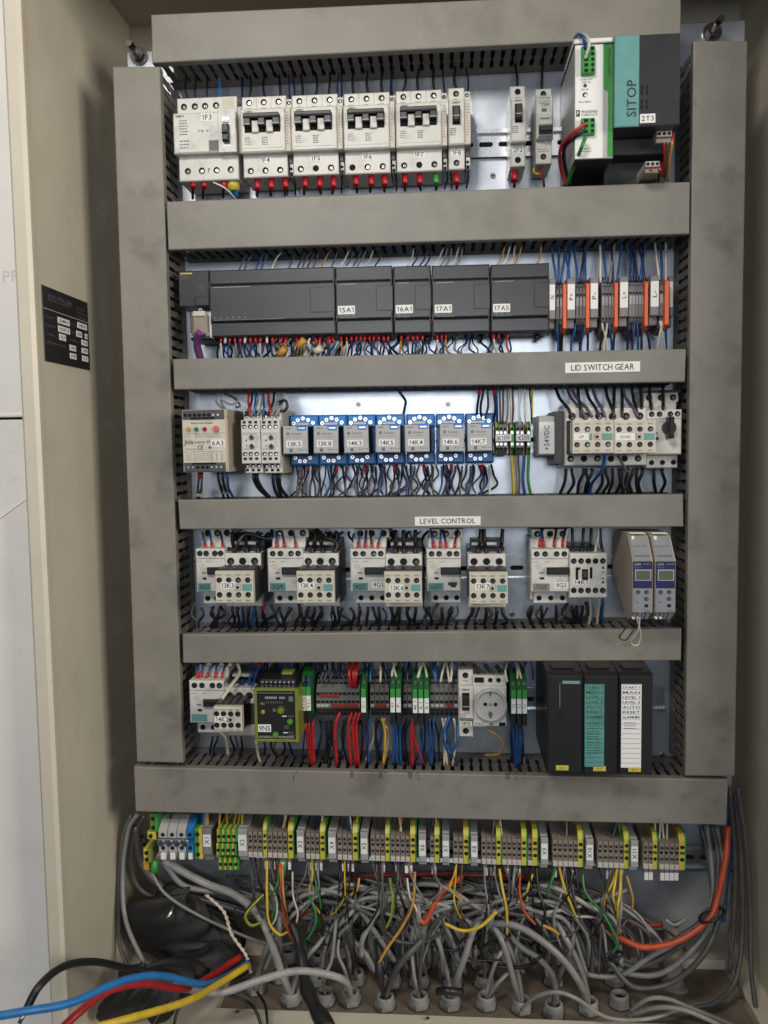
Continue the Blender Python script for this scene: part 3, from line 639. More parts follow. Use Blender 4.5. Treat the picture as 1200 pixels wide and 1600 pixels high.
# blue sockets with plug-in relays
relx=[(454,'13K5'),(498.5,'13K8'),(543,'14K3'),(588,'14K5'),(635,'14K4'),(681,'14K6'),(727,'14K7')]
for i,(x,t) in enumerate(relx):
    yo=-(i*.6)
    D=Dev('relay_socket','blue relay socket holding the relay marked %s'%t,'relay socket',x,649+yo,x+44.5,727+yo,-34,'blue relay sockets'); m=MB()
    D.box(m,.4,0,44.1,78,-30,-8,'blue_socket',1); D.box(m,.4,.5,44.1,20,-38,-30.01,'blue_socket',2); D.box(m,.4,58,44.1,77.5,-38,-30.01,'blue_socket',2); D.box(m,10,12,30,16,-39,-38.01,'silver',.3)
    D.part(m,'base')
    for u,v in ((6.5,13),(13,8),(21,5.5),(29,8),(36.5,12.5),(8,66),(15,71),(23,71),(31,66)):
        m=MB(); D.disc(m,u,v,3,-39.2,-38,'steel',10); D.disc(m,u,v,1.2,-39.4,-39.2,'hole',7); D.part(m,'clamp_screw')
    cxp=x+22.2+(x+22-700)*.0535
    E_=Dev('plug_relay','grey plug-in relay marked %s on its blue socket'%t,'relay',cxp-19.5,666+yo*1.1,cxp+19.5,709.5+yo*1.1,-92,'plug-in relays on blue sockets'); m=MB()
    E_.box(m,0,0,39,43,-88,-39.5,'black',1); E_.box(m,0,0,38.5,43,-92,-88.01,'grey_lt',1.2); E_.box(m,22,-1,37,7.5,-92.3,-70,'blue_socket',.6); E_.box(m,24,2,35,5,-93,-92.3,'galv',.3)
    E_.part(m,'case'); m=MB(); E_.micro(m,5,3,9,1,-92.2,3,'ink_lt',1.4); E_.disc(m,8,12,2.8,-92.3,-92,'grey_md',10); E_.text(m,'finder',22,12,4,-92.3,'grey_md',17); E_.micro(m,5,17,26,1,-92.2,3,'grey_md',.7)
    E_.box(m,10,35,15,40,-92.3,-92,'ink_lt',0)
    for k in range(4): E_.disc(m,24.5+k*4,37,.9,-92.3,-92,'ink',6)
    E_.root.rotation_euler=(0,R(rnd.uniform(-1.1,1.1)),R(rnd.uniform(-1.5,1.5))); E_.part(m,'printing'); E_.tag(t,5,22.5,30,33,-92.02,th=7.2)
# X100 / X200 terminals
row=[('pe',777),('g',783),('g',789.5),('pe',800),('g',809),('g',815.5),('pe',826)]
def t3(x,kind,i):
    w_=7.2
    D=Dev('earth_terminal' if kind=='pe' else 'terminal_block',('yellow-green' if kind=='pe' else 'grey')+' terminal in the X100 and X200 strip, %s from the left'%ordn(i),'terminal',x-w_/2,658,x+w_/2,712,-52,'terminals right of the blue sockets'); m=MB()
    for a,b_,mt in ((.2,.5,'yellow'),(.5,.98,'green')) if kind=='pe' else ((.1,.98,'grey_md'),):
        m.prism([(-8,D.Z(52)),(-8,D.Z(2)),(-38,D.Z(0)),(-52,D.Z(12)),(-52,D.Z(42)),(-40,D.Z(54))],'x',D.X(w_*a),D.X(w_*b_),mt)
    D.part(m,'housing'); m=MB()
    for v in (12,18,36,43): m=MB(); D.disc(m,w_/2,v,2.3,-53,-52,'steel' if v in(18,36) else 'hole',8); D.part(m,'clamp_screw')
for i,(k,x) in enumerate(row): t3(x,k,i)
for x0,x1,t in ((774,799,'X100'),(806.5,829,'X200')):
    P_=at((x0+x1)/2,684,-54.5); a=(at(x1,684,-54.5)-at(x0,684,-54.5)).length; m=MB(); m.box(-a/2,a/2,-.5,0,-4.2,4.2,'paper',.1); m.text(t,0,0,-.7,5.6,'ink',a*.8,4)
    tag(m.build('marker_tape',None,(P_.x,-54.1,P_.z)),'white tape handwritten %s across the terminals'%t,'marker tape')
bracket(841.5,659,867,709,'+24VDC','pale block lettered +24VDC upright, left of the double contactor',-70,4,8,'grey_lt')
# double contactor and rotary motor switch
def auxblock(D,u0,v0,u1,v1,y,text=None,tb=None,name='auxiliary_block',depth=36,teal=True,extra=None):
    w,h=u1-u0,v1-v0; m=MB(); D.box(m,u0,v0,u1,v1,y,y+depth,'cream',1); blk=D.part(m,name)
    m=MB(); n=4
    for r_ in (.27,.73):
        for i in range(n): ms=MB(); D.screw(ms,u0+w*(i+.5)/n-.5,v0+h*r_,3.9,y,.9); ms.build('clamp_screw',blk)
        for i in range(n): D.text(m,('13NO','21NC','31NC','43NO')[i] if r_<.5 else ('14NO','22NC','32NC','44NO')[i],u0+w*(i+.5)/n-.5,v0+h*(.11 if r_<.5 else .91),2.2,y-.3,'ink_lt',8)
    m.build('printing',blk)
    m=MB(); vm=v0+h*.5; c=u0+w*.60
    D.box(m,c-4.5,vm-4.5,c+4.5,vm+4.5,y-.5,y,'grey_md',0); D.box(m,c-3.9,vm-3.9,c+3.9,vm+3.9,y-.7,y-.5,'cream',0); D.box(m,c-2,vm-2,c+2,vm+2,y-1.4,y-.7,'hole',0); m.build('indicator',blk)
    if teal:
        m=MB(); D.box(m,u0+w*.72,vm-5,u0+w*.97,vm+5,y-.5,y,'teal',.2); m.build('teal_tag',blk)
    if text: D.tag(text,*tb,y-.02,th=7.2)
def contactor(x0,x1,yt,yb,text,label,aux,tb,teal=True,dark=0,holes=True,yoff=0):
    """aux: photo px rect of the front block as seen (at -122)"""
    D=Dev('contactor',label,'contactor',x0,yt,x1,yb,-76,'contactors with cream front blocks'); w,h=D.w,D.h; m=MB()
    D.box(m,0,0,w,h,-60,-8,'white',1); D.box(m,0,1,w,26,-76,-60.01,'white',1.4); D.box(m,0,26.2,w,h-18,-72,-60.01,'grey_dk',1); D.box(m,0,h-17,w,h,-76,-60.01,'cream',1.4)
    D.box(m,w,2,w+1.2,h-2,-60,-8,'black',0); D.box(m,w*.3,25,w*.5,29,-77,-76,'teal',.2)
    for i in range(3): D.screw(m,w*(i+.5)/3,13,5.4,-76,0); 
    D.part(m,'housing')
    m=MB(); D.box(m,6,-16,w-1,-1,-46,-8,'grey_dk',1); D.box(m,w*.12,-14,w*.8,-9,-54,-46.01,'white',.8); D.box(m,0,-6,w,0,-60,-8,'black',1)
    for i in range(3): D.disc(m,w*(i+.5)/3,-3,4.5,-64,-60,'navy_panel',8)
    D.part(m,'link_bridge')
    ax0,ay0,ax1,ay1=aux; F=at((ax0+ax1)/2,(ay0+ay1)/2,-122); k=(at(ax1,ay0,-122)-at(ax0,ay0,-122)).length/(ax1-ax0)
    u_=lambda px:((px-(ax0+ax1)/2)*k+F.x-D.loc[0])/D.s+w/2; v_=lambda py:h-(F.z-D.loc[2]-(py-(ay0+ay1)/2)*k)/D.s
    u0,u1,v0,v1=u_(ax0),u_(ax1),v_(ay0),v_(ay1)
    m=MB(); D.box(m,u0+.5,v0-1,u1-.3,v1+1,-112,-60.5,'black',1)
    for i in range(4): D.box(m,u0+(u1-u0)*(i+.12)/4,v0-2.2,u0+(u1-u0)*(i+.8)/4,v0-1,-110,-74,'grey_dk',.5)
    D.part(m,'block_body')
    auxblock(D,u0,v0,u1,v1,-122,text,(u0+tb[0],v0+tb[1],u0+tb[2],v0+tb[3]) if tb else None,depth=9.99,teal=teal); return D
def mpcb(x0,x1,yt,yb,label,hand=None,sticker=None,rotary=False,full=True,teal_blank=False,flip=0,handmt='teal_dk'):
    """yt..yb of the main face; top shelf above, foot below"""
    D=Dev('motor_switch',label,'motor switch',x0,yt,x1,yb,-80,'white motor protection switches'); w,h=D.w,D.h; m=MB()
    D.box(m,2,-15,w+flip,h+18,-56,-8,'white',1); D.box(m,0,0,w,h,-80,-56.01,'white',1.6); D.box(m,0,14,w,15,-80.2,-79.9,'grey_md',0)
    D.box(m,w*.08,-29,w*1.08,-14,-52,-8,'white',1); D.box(m,w*.1,h,w,h+22,-64,-56.01,'white',1.2); D.box(m,w*.06,-34,w*1.2,-29.2,-44,-8,'black',.5)
    for i in range(3): D.screw(m,w*(.24+.34*i),-21,5,-52,.2); D.disc(m,w*(.26+.31*i),h+13,4.2,-64.4,-64,'hole',11)
    for u in (.16,.38,.68,.88): D.screw(m,w*u,7,4.2,-80,.9)
    D.micro(m,w*.06,19,w*.16,1,-80.2); D.micro(m,w*.38,19,w*.14,1,-80.2); D.box(m,w*.22,36,w*.34,38,-80.3,-80,'ink_lt',0); D.box(m,w*.24,44,w*.36,47.5,-80.3,-80,'hole',0)
    D.disc(m,w*.2,27,5,-80.2,-80,'cream',12); D.part(m,'housing')
    m=MB()
    if rotary:
        D.disc(m,w*.62,29,10.5,-88,-80.01,'black',18); D.box(m,w*.62-4.4,12,w*.62+4.4,46,-98,-82,'black',2.5); D.part(m,'rotary_knob')
    else: D.box(m,w*.42,28,w*1.0,39,-86,-80.01,'black',1.5); D.part(m,'toggle')
    if hand is not None: D.tag(hand,w*.06,h-14,w*.50,h-2.5,-80.02,handmt,'ink',0,th=6.5)
    if teal_blank: m=MB(); D.box(m,w*.05,h-14,w*.50,h-3,-80.5,-80,'teal',.2); D.part(m,'teal_tag')
    if sticker: D.tag(sticker,w*.62,h-16,w*.99,h-6,-80.02,th=6.5)
    return D
D=mpcb(1009,1065,639.5,711,'white motor switch with a black rotary knob at the right end',rotary=True); D.root['group']='white motor protection switches'
m=MB(); D.box(m,-3,62,5,71,-80.6,-80,'teal',.2); D.part(m,'teal_tag')
for (x0,x1,ax,t,l) in ((883,946,(894,656,959,709),'UP','left half of the reversing contactor pair, tag reads UP'),(946,1010,(959.5,656,1025,709),'DOWN','right half of the reversing contactor pair, tag reads DOWN')):
    D=Dev('contactor',l,'contactor',x0,637,x1,728,-84,'reversing contactor pair'); w,h=D.w,D.h; m=MB()
    D.box(m,0,0,w,h,-84,-20,'white',1.4); D.box(m,2,h,w-2,h+4,-30,-8,'rail',.4); D.box(m,4,-8,w-12,0,-60,-8,'white',1)
    if t=='UP': D.box(m,-16,4,-.5,h-2,-70,-12,'grey_dk',1); D.box(m,-19,10,-16,h-30,-64,-20,'black',1); D.box(m,2,20,10,72,-108,-84,'black',1.4); D.box(m,3,24,9,68,-110,-108,'cream',.8)
    for i in range(3): D.screw(m,w*(i+.5)/3,13,5.6,-84,.7); D.screw(m,w*(i+.5)/3-2,h-11,5,-84,.2)
    D.part(m,'housing'); ax0,ay0,ax1,ay1=ax; F=at((ax0+ax1)/2,(ay0+ay1)/2,-122); k=(at(ax1,ay0,-122)-at(ax0,ay0,-122)).length/(ax1-ax0)
    u0=((ax0-(ax0+ax1)/2)*k+F.x-D.loc[0])/D.s+w/2; u1=u0+(ax1-ax0)*k/D.s; vc=h-(F.z-D.loc[2])/D.s; hh=(ay1-ay0)*k/D.s/2
    auxblock(D,u0,vc-hh,u1,vc+hh,-122,None,depth=37.9); D.tag(t,u0+2,vc-5.4,u0+(31 if t=='DOWN' else 25),vc+5.2,-122.02,ink='ink_lt',th=4.5)
    if t=='UP': m=MB(); D.box(m,u0+26,vc-5,u0+30,vc+5,-122.5,-122,'teal',.2); D.part(m,'teal_tag')
# ---------------------------------------------------------------- row 4
contactor(352,408,864,947,'13K3','contactor marked 13K3 with a black-sided front block',(336,893,395.5,942.5),(8,15.5,30,26))
contactor(473,529,864,947,'13K4','contactor marked 13K4, second of the four alike',(463,893,522,943),(4,15.5,27,26))
contactor(602,660,864.5,949,'13K6','contactor marked 13K6 right of the 4Q2 switch',(600,893.5,659,943),(8,19,31,29))
contactor(731,790,864,950,'13K7','contactor marked 13K7 above the empty stretch of rail',(733,894,793.5,944.5),(9,16,32,26.5))
mpcb(306,351,858,925,'dirty motor switch with teal tag 3Q2, leftmost of its row',hand='3Q2',flip=4)
mpcb(418,473,858,925,'motor switch with teal tag 3Q4, left of contactor 13K4',hand='3Q4')
mpcb(547,602,858,925,'motor switch with white sticker 4Q2 and teal tag 4Q2',hand='4Q2',sticker='4Q2')
D=mpcb(666,720,858,925,'motor switch with teal tag 6Q2 and a black scribble, left of 13K7',hand='6Q2'); m=MB(); D.box(m,34,52,48,57,-80.6,-80,'ink',.5); D.box(m,38,56,46,60,-80.6,-80,'ink',.5); D.part(m,'black_scribble')
mpcb(829,889,858,926,'motor switch with white sticker 8Q2 and grey tag 7Q2',hand='7Q2',sticker='8Q2',handmt='grey_md')
D=Dev('contactor','small contactor marked 14K1 with two side rows of five screws','contactor',889.5,864,949,935.5,-82); w,h=D.w,D.h
m=MB(); D.box(m,0,0,w,h,-82,-8,'white',1.4); D.box(m,2,-8,w-14,0,-60,-8,'black',1)
for i in range(5): D.screw(m,7+i*11.3,12,4.3,-82,.5); D.screw(m,7+i*11.3,59,4.3,-82,.5)
D.box(m,10,22,14,42,-82.5,-82,'hole',0); D.box(m,14,22,17,26,-82.5,-82,'hole',0); D.box(m,20,25,29,42,-83,-82,'hole',0); D.box(m,22,28,27,38,-83.6,-83,'w_brown',0); D.box(m,32,22,36,40,-82.5,-82,'hole',0)
m.prism([(D.X(54),D.Z(20)),(D.X(50),D.Z(23)),(D.X(54),D.Z(26))],'y',-82.4,-82,'ink'); m.prism([(D.X(54),D.Z(43)),(D.X(50),D.Z(46)),(D.X(54),D.Z(49))],'y',-82.4,-82,'ink')
D.box(m,49,29,55,30,-82.4,-82,'ink',0); D.box(m,49,39.5,55,40.5,-82.4,-82,'ink',0); D.part(m,'housing'); D.tag('14K1',6,41,30,51,-82.02,th=7)
for (x0,lab,side) in ((988,'blue and grey signal isolator with display, dusty beige side, left of its twin','beige'),(1023.5,'blue and grey signal isolator with display, beside the right duct','beige')):
    x1=x0+33; D=Dev('signal_isolator',lab,'isolator',x0,876,x1,957,-128,'twin signal isolators'); w,h=D.w,D.h; m=MB()
    z=lambda v:D.Z(v)
    prof=[(-10,z(-20)),(-40,z(-40)),(-92,z(-40)),(-104,z(-35)),(-127,z(-2)),(-128,z(0)),(-128,z(82)),(-112,z(97)),(-100,z(99)),(-10,z(48))]
    m.prism(prof,'x',D.X(0),D.X(w-1.2),'beige'); D.part(m,'housing')
    m=MB(); D.box(m,1,0,w-2,43,-129,-128.01,'navy_panel',.3); D.text(m,'JUMO',8,5,3.6,-129.2,'grey_lt',10); D.micro(m,17,3.5,12,1,-129.2,3,'galv',1.4); D.micro(m,3,9,11,1,-129.2,3,'ink_lt',1.6); D.part(m,'front_panel')
    m=MB(); D.box(m,3.5,13,29,31,-129.8,-129.01,'grey_lt',.3); D.box(m,5,14.5,27.5,29.5,-130,-129.8,'lcd',0); D.part(m,'display')
    m=MB(); D.box(m,1,43.4,w-2,82,-129,-128.01,'silver',.3); D.micro(m,3,52,5,3,-129.2,6,'ink_lt',.7); D.micro(m,19,79,9,1,-129.2,3,'ink',.8)
    for u,v in ((9,49),(22,49),(22,60)): D.disc(m,u,v,3,-130,-129,'hole',12); D.disc(m,u,v,1.8,-130.6,-130,'steel',10)
    D.disc(m,22,71,2.8,-130,-129,'hole',12); D.disc(m,8,66,1.6,-129.4,-129,'ink_lt',8); D.part(m,'keypad')
    m=MB()   # sloping clamp strips above and below
    def slope(u,t,mt,r_,b_=None):
        a=Vector((0,-104,z(-35))); c=Vector((0,-127,z(-2))); p=a.lerp(c,t); n=Vector((0,-(c.z-a.z)*-1,0)); X=D.X(u)
        m.disc(X,p.z,r_,p.y-1.6,p.y+3,mt,8)
    m.prism([(-104.2,z(-35)-.3),(-127.5,z(-2)-.3),(-128.6,z(-1)),(-105,z(-37))],'x',D.X(2),D.X(w-3),'silver')
    for u in (5,11,17,23): slope(u,.42,'steel',2.0); slope(u+2,.85,'steel',2.2)
    m.box(D.X(2),D.X(w-6),-104,-93,z(-42),z(-40.5),'paper',.4); m.box(D.X(3),D.X(8),-110,-104,z(-32),z(-38),'paper',.4)
    D.part(m,'clamp_strip'); m=MB()
    m.prism([(-128.4,z(82)),(-112,z(97.4)),(-112,z(96)),(-128,z(81))],'x',D.X(2),D.X(w-3),'silver')
    for u in (4,11,17,24): m.disc(D.X(u),z(86),2,-129,-122,'steel',8); m.disc(D.X(u),z(92),2,-123,-116,'paper' if u<12 else 'steel',8)
    D.part(m,'clamp_strip')
wire([(1000,958,-128),(997,985,-118),(985,1003,-105),(996,1008,-100),(1001,990,-104),(994,965,-122)],.9,'cream','cream loop of thin wire hanging under the left isolator')
wire([(989,966,-120),(975,985,-104),(968,996,-95),(978,1000,-92),(990,985,-96)],.9,'brown','brown loop of thin wire hanging under the left isolator')
# ---------------------------------------------------------------- row 5
D=mpcb(296,350,1064,1130,'motor switch with a blank teal tag in the fifth row',teal_blank=True)
contactor(352,398,1074,1150,'14K2','contactor marked 14K2 with a black body, right of the teal-tagged switch',(333.5,1105,378,1143.5),(2,13,24,23),teal=False)
D=Dev('safety_relay','black and olive-yellow safety relay marked 9N5','relay',397.5,1076,466,1160,-118); w,h=D.w,D.h
m=MB(); D.box(m,1,0,w-1,h,-112,-8,'black',1); D.box(m,4,-7,w-8,0,-96,-8,'black',1); D.part(m,'housing')
m=MB()
for a in ((0,0,w,4),(0,h-4,w,h),(0,4,4,h-4),(w-5,4,w,h-4)): D.box(m,*a,-118,-112.01,'lime',.6)
D.box(m,w-2.5,2,w,h-2,-112,-20,'lime',.5); D.part(m,'frame')
m=MB(); D.box(m,4,4,w-5,h-4,-116,-112.01,'black',.2)
for i in range(14): D.box(m,5.5+i*4,7,8+i*4,11,-116.3,-116,'hole',0); D.box(m,5+i*4,h-9,8.4+i*4,h-5.5,-116.4,-116,'grey_md',0); D.box(m,5+i*4,7,8.6+i*4,7.5,-116.4,-116,'grey_lt',0)
for i in range(10): 
    if i!=6: D.box(m,17+i*3.2,13,18.8+i*3.2,16.5,-116.4,-116,'grey_lt',0)
for i in range(8): D.box(m,19+i*3.4,20,19.7+i*3.4,24,-116.3,-116,'grey_md',0)
D.box(m,54,13,60,20,-116.3,-116,'grey_lt',0); D.box(m,54.6,13.6,56.8,16,-116.5,-116,'black',0); D.box(m,57.4,13.6,59.4,16,-116.5,-116,'black',0); D.box(m,54.6,17,56.8,19.4,-116.5,-116,'black',0); D.box(m,57.4,17,59.4,19.4,-116.5,-116,'black',0)
D.text(m,'PILZ',13,24,3.2,-116.3,'grey_lt',6); D.text(m,'Ch',31,34,5,-116.3,'grey_lt',5)
D.box(m,43,43,50,44.5,-116.4,-116,'paper',0); D.box(m,44,69,51,70.5,-116.4,-116,'paper',0); D.micro(m,52,43,9,1,-116.3,3,'grey_md'); D.micro(m,52,69,9,2,-116.3,4,'grey_md'); D.micro(m,46,59,9,2,-116.3,3,'grey_md'); D.part(m,'front_plate')
m=MB(); D.disc(m,13,37,3.2,-117,-116,'led_y',14); D.disc(m,13,37,1,-117.6,-117,'steel',8); D.part(m,'knob')
m=MB(); D.disc(m,41,34,4.6,-119,-116,'lime',16); [D.box(m,41+6*math.cos(a)-.8,34+6*math.sin(a)-.8,41+6*math.cos(a)+.8,34+6*math.sin(a)+.8,-117,-116,'lime',0) for a in [k*.785 for k in range(8)]]; D.part(m,'knob')
for u,v in ((55,52),(32,73)): m=MB(); D.disc(m,u,v,4.6,-118,-116,'green',14); D.disc(m,u,v,3,-119,-118,'lime',12); D.part(m,'button')
m=MB(); D.box(m,34,-13,51,-8,-78,-60,'lime',.5)
for i in range(8): D.disc(m,8+i*7,-3.5,2.1,-98,-96,'steel',8)
D.part(m,'top_terminals'); D.tag('9N5',4.5,57,25,69,-116.02,th=8)
# thin green relays
def green(x,y,txt,lab,ink='ink'):
    D=Dev('interface_relay',lab,'relay',x-4.3,y,x+4.3,y+60,-84,'thin green interface relays'); w,h=D.w,D.h; m=MB()
    m.prism([(-8,D.Z(62)),(-8,D.Z(-6)),(-52,D.Z(-10)),(-70,D.Z(0)),(-84,D.Z(12)),(-84,D.Z(48)),(-70,D.Z(64))],'x',D.X(.25),D.X(w-.25),'green_dk'); D.part(m,'housing')
    m=MB(); D.box(m,.8,11,w-.8,24,-86,-84.01,'green',.5); D.part(m,'lever'); m=MB(); D.disc(m,w/2,3,2.5,-76,-70,'steel',8); D.part(m,'clamp_screw')
    m=MB(); D.box(m,.5,49,w-.5,70,-80,-40,'black',.8); D.part(m,'lower_block')
    D.tag(txt,.8,24.2,w-.8,48.5,-84.02,rot=90,ink=ink,th=4.4)
gl=[(474,1062,'K1 02','ink_red','left of the red-wired pair'),(482,1062,'K2 L','ink_red','right of the red-wired pair'),(568,1065,'H /','ink_red','standing alone between grey terminals'),(613.5,1065,'Ff','ink_red','left of the middle pair'),(622.5,1065,'P,','ink_red','right of the middle pair'),
 (648.5,1066,'4K 1','ink','first of the triple in the centre'),(657.5,1066,'K.1','ink','second of the triple in the centre'),(666.5,1066,'K /','ink','third of the triple in the centre'),(802.5,1067,'12','ink','first of the triple beside the wall socket'),(811.5,1067,'K3','ink_lt','second of the triple, grey tag, beside the wall socket'),(820,1067,'//','ink','third of the triple beside the wall socket')]
for x,y,t,ik,l in gl: green(x,y,t,'thin green relay, '+l,ik)
for (x0,x1,n,nm) in ((494,562,10,'the wide grey block'),(578,608,4,'the block before the middle relay pair'),(629,644,2,'the block left of the centre triple'),(672,716,6,'the block left of the narrow 1F2 breaker')):
    for i in range(n):
        x=x0+(x1-x0)*(i+.5)/n; put('level',x,1093,'multi-level terminal, %s from left in %s'%(ordn(i),nm),'grey multi-level terminals')
for (a,b_,y,l) in ((517,560,1102,'right half of the wide grey block'),(500,530,1086,'left half of the wide grey block'),(586,604,1102,'small block left of the relay pair'),(696,708,1101,'block left of the narrow breaker')):
    p=at(a,y,-63.5); L=at(b_,y,-63.5).x-p.x; m=MB(); m.box(0,L,-1.4,1,-1.8,1.8,'w_dull red',.4); tag(m.build('jumper_bar',None,(p.x,-64.2,p.z)),'red jumper bar on the '+l,'jumper bar')
# narrow breaker 1F2 and wall socket
D=breaker(716,1045,23,'','narrow breaker handmarked 1F2 beside the wall socket',1,0,109); D.tag('1F2',2,78,21,86,-73.02,th=5.5,mt='white')
D=Dev('wall_socket','round grey-white wall socket with two holes, handmarked TX2','socket',739,1059,792,1139,-76); w,h=D.w,D.h
m=MB(); D.box(m,0,0,w,h-1,-64,-8,'white',1); D.box(m,0,15,w,h,-70,-64.01,'white',1.5)
D.part(m,'housing'); m=MB(); D.box(m,3,2.5,18,11,-64.5,-64,'hole',1); D.screw(m,28,7,3.6,-64,.3); D.screw(m,41,7,3.6,-64,.3); D.box(m,41,73,51,79,-70.5,-70,'hole',.5); D.disc(m,29,77,3.6,-70.5,-70,'grey_md',10); D.part(m,'terminal_shelf')
m=MB(); n=36; cx,cz,ro,ri=D.X(27.5),D.Z(44),26*D.s,22.5*D.s
vs=[];fs=[]
prof=[(ro,-70.01),(ro,-75),(ro-1.5,-76),(ri,-75.5),(ri-1.8,-72.3),(.01,-72.3)]
for i in range(n):
    a=2*math.pi*i/n
    for r_,y in prof: vs.append((cx+r_*math.cos(a),y,cz+r_*math.sin(a)))
k=len(prof)
for i in range(n):
    for j in range(k-1): fs.append((i*k+j,((i+1)%n)*k+j,((i+1)%n)*k+j+1,i*k+j+1))
m.add(vs,fs,'grey_lt'); D.part(m,'socket_well')
m=MB()
for u in (19.5,35.5): D.disc(m,u,43,3,-72.8,-72.3,'hole',14)
D.disc(m,27.5,43,2.3,-73,-72.3,'grey_md',12); D.box(m,24.5,56,30.5,62,-74,-72.3,'grey_dk',1); D.box(m,26.3,53,28.7,66,-74.6,-74,'steel',.3); D.box(m,26.3,24,28.7,28,-74.6,-72.3,'grey_dk',.3); D.part(m,'contact')
D.tag('TX2',1.5,72.5,18.5,79.5,-70.02,th=5.5,mt='white')
# modular controller, three modules
for i,(x0,x1,y1,lab) in enumerate(((854,910.5,1211,'black controller module with a small key slot and SIEMENS lettering'),(911.5,965.5,1212.5,'black controller module with a green address strip'),(966.5,1020,1214,'black controller module with a white handwritten strip'))):
    D=Dev('controller_module',lab,'module',x0,1052,x1,y1,-128,'deep black controller modules'); w,h=D.w,D.h; z=D.Z; m=MB()
    m.prism([(-8,z(0)),(-84,z(-7)),(-120,z(-3)),(-127,z(1)),(-127,z(h)),(-8,z(h-4))],'x',D.X(.3),D.X(w-.3),'black'); D.box(m,10,-8,w-10,-3,-112,-90,'black',2); D.part(m,'housing')
    m=MB(); D.box(m,1.5,2,w-1.5,h-1,-129,-127.01,'black',1.5); 
    if i==0: D.box(m,2,h*.515,w-1.5,h*.52,-129.3,-129,'hole',0); D.box(m,20,13,21,52,-129.6,-129,'grey_md',0); D.disc(m,20,66,4.5,-129.4,-129,'hole',12)
    D.part(m,'front_door')
    m=MB(); u=w*.28 if i else w*.25; D.box(m,u,h-13,u+20,h-5,-130,-129.01,'yellow',.4); D.text(m,'X 2',u+10,h-9,4,-130.2,'ink_lt',8); D.part(m,'yellow_tag')
    if i==0: m=MB(); D.box(m,24,9,52,14,-129.5,-129.01,'teal_dk',.1); D.text(m,'SIEMENS',38,11.5,4,-129.7,'grey_lt',24); D.part(m,'name_tag')
    if i:
        u0,u1=(1.5,32) if i==1 else (3.5,35); v0,v1=14,h-12; mt='teal_dk' if i==1 else 'paper'
        m=MB(); D.box(m,u0,v0,u1,v1,-130,-129.01,mt,.2)
        for k in range(17): 
            v=v0+(v1-v0)*k/17; D.box(m,u0+1,v,u1-1,v+.5,-130.2,-130,'ink_lt' if i==2 else 'green_dk',0)
        words=('START 1','MAN','LEVEL 1','LEVEL 2','AUTO','RESET','ALARM MO'); vv=v0+5
        for k in range(7): D.text(m,words[k],(u0+u1)/2,vv,3.8,-130.3,'ink' if i==2 else 'green_dk',(u1-u0)*.85); vv+=(v1-v0)/17
        D.micro(m,u0+5,v0+62,18,3 if i==2 else 12,-130.2,4.5,'ink_lt' if i==2 else 'green_dk',1); D.part(m,'label_strip')
# ---------------------------------------------------------------- bottom terminal row
yb=lambda x:1298+(x-430)*.0285
items=[('b','X2',371,386),('s',3,388,411),('p',1,411,418),('s',4,418.5,450),('p',1,450,460),('b','X3',463,475),('s',3,478,500),('p',1,500,509.5),('b','X4',512,525),('s',3,527,551),('p',1,551,561),('b','X5',562.5,575),
 ('s',3,579,602),('p',1,602,610),('s',4,610,641),('p',1,641,651),('b','X6',653.5,666),('s',1,672,679),('p',1,679,688),('b','X7',690.5,702.5),('s',2,708,724),('p',1,724,734),('b','X8',735,747),('s',3,752,775.5),('p',1,775.5,784),
 ('s',4,784,815),('p',1,815,824),('s',1,824,832),('p',1,832,841.5),('b','X9',844.5,857),('s',5,863,903),('p',1,903,912.5),('b','X10',915,928),('s',5,933,975),('p',1,975,984),('b','X11',985,998),('s',2,1004,1020),('p',1,1020,1028),('s',4,1029,1061),('p',1,1061,1072)]
TX=[]; last='X2'; seen={}
for it in items:
    if it[0]=='b':
        last=it[1]; y=yb(it[2]); bracket(it[2]+.5,y+8,it[3]-.5,y+33,last,'grey end bracket tagged %s in the bottom row'%last,-66,20,7,mt='grey_br',rot=90)
    else:
        k=it[1]; 
        for i in range(k):
            x=it[2]+(it[3]-it[2])*(i+.5)/k; y=yb(x)+21
            key=(it[0],last); seen[key]=seen.get(key,0)+1; o_=ordn(seen[key]-1)
            if it[0]=='s': o=put('small',x,y,'grey terminal, %s after tag %s in the bottom row'%(o_,last),'grey terminals in the bottom row'); TX.append((x,'s')); o.scale=((it[3]-it[2])/k/7.8,1,1)
            else: o=put('pe',x,y+1,'yellow-green earth terminal, %s after tag %s in the bottom row'%(o_,last),'earth terminals in the bottom row'); TX.append((x,'p')); o.scale=((it[3]-it[2])/9.2,1,1)
# small lower markers hanging below groups
for i,(a,b_) in enumerate(((413,424),(428,435),(439,447),(450,455),(484,490),(492,496),(498,504),(534,540),(543,548),(549,555),(588,592),(596,602),(615,620),(632,645),(674,682),(758,763),(766,775),(791,798),(806,814),(866,870),(879,884),(893,901),(946,951),(1006,1020),(1031,1060))):
    y=yb(a)+54; n=max(1,round((b_-a)/8)); w_=(b_-a)/n
    for k in range(n):
        p=at(a+w_*(k+.5),y,-54); s=.8; m=MB(); ww=w_*s*.45; m.box(-ww,ww,-2,2,-5,5,'paper',.4); m.box(-ww,ww,-1,12,5.02,10,'grey_warm',.4)
        o=m.build('wire_marker',None,(p.x,-54,p.z)); tag(o,'small white marker hanging under the bottom terminals, %s from the left'%ordn(i) if n==1 else 'white marker, %s of the joined strip hanging %s under the bottom terminals'%(ordn(k),ordn(i)),'marker','small markers under the bottom terminals')
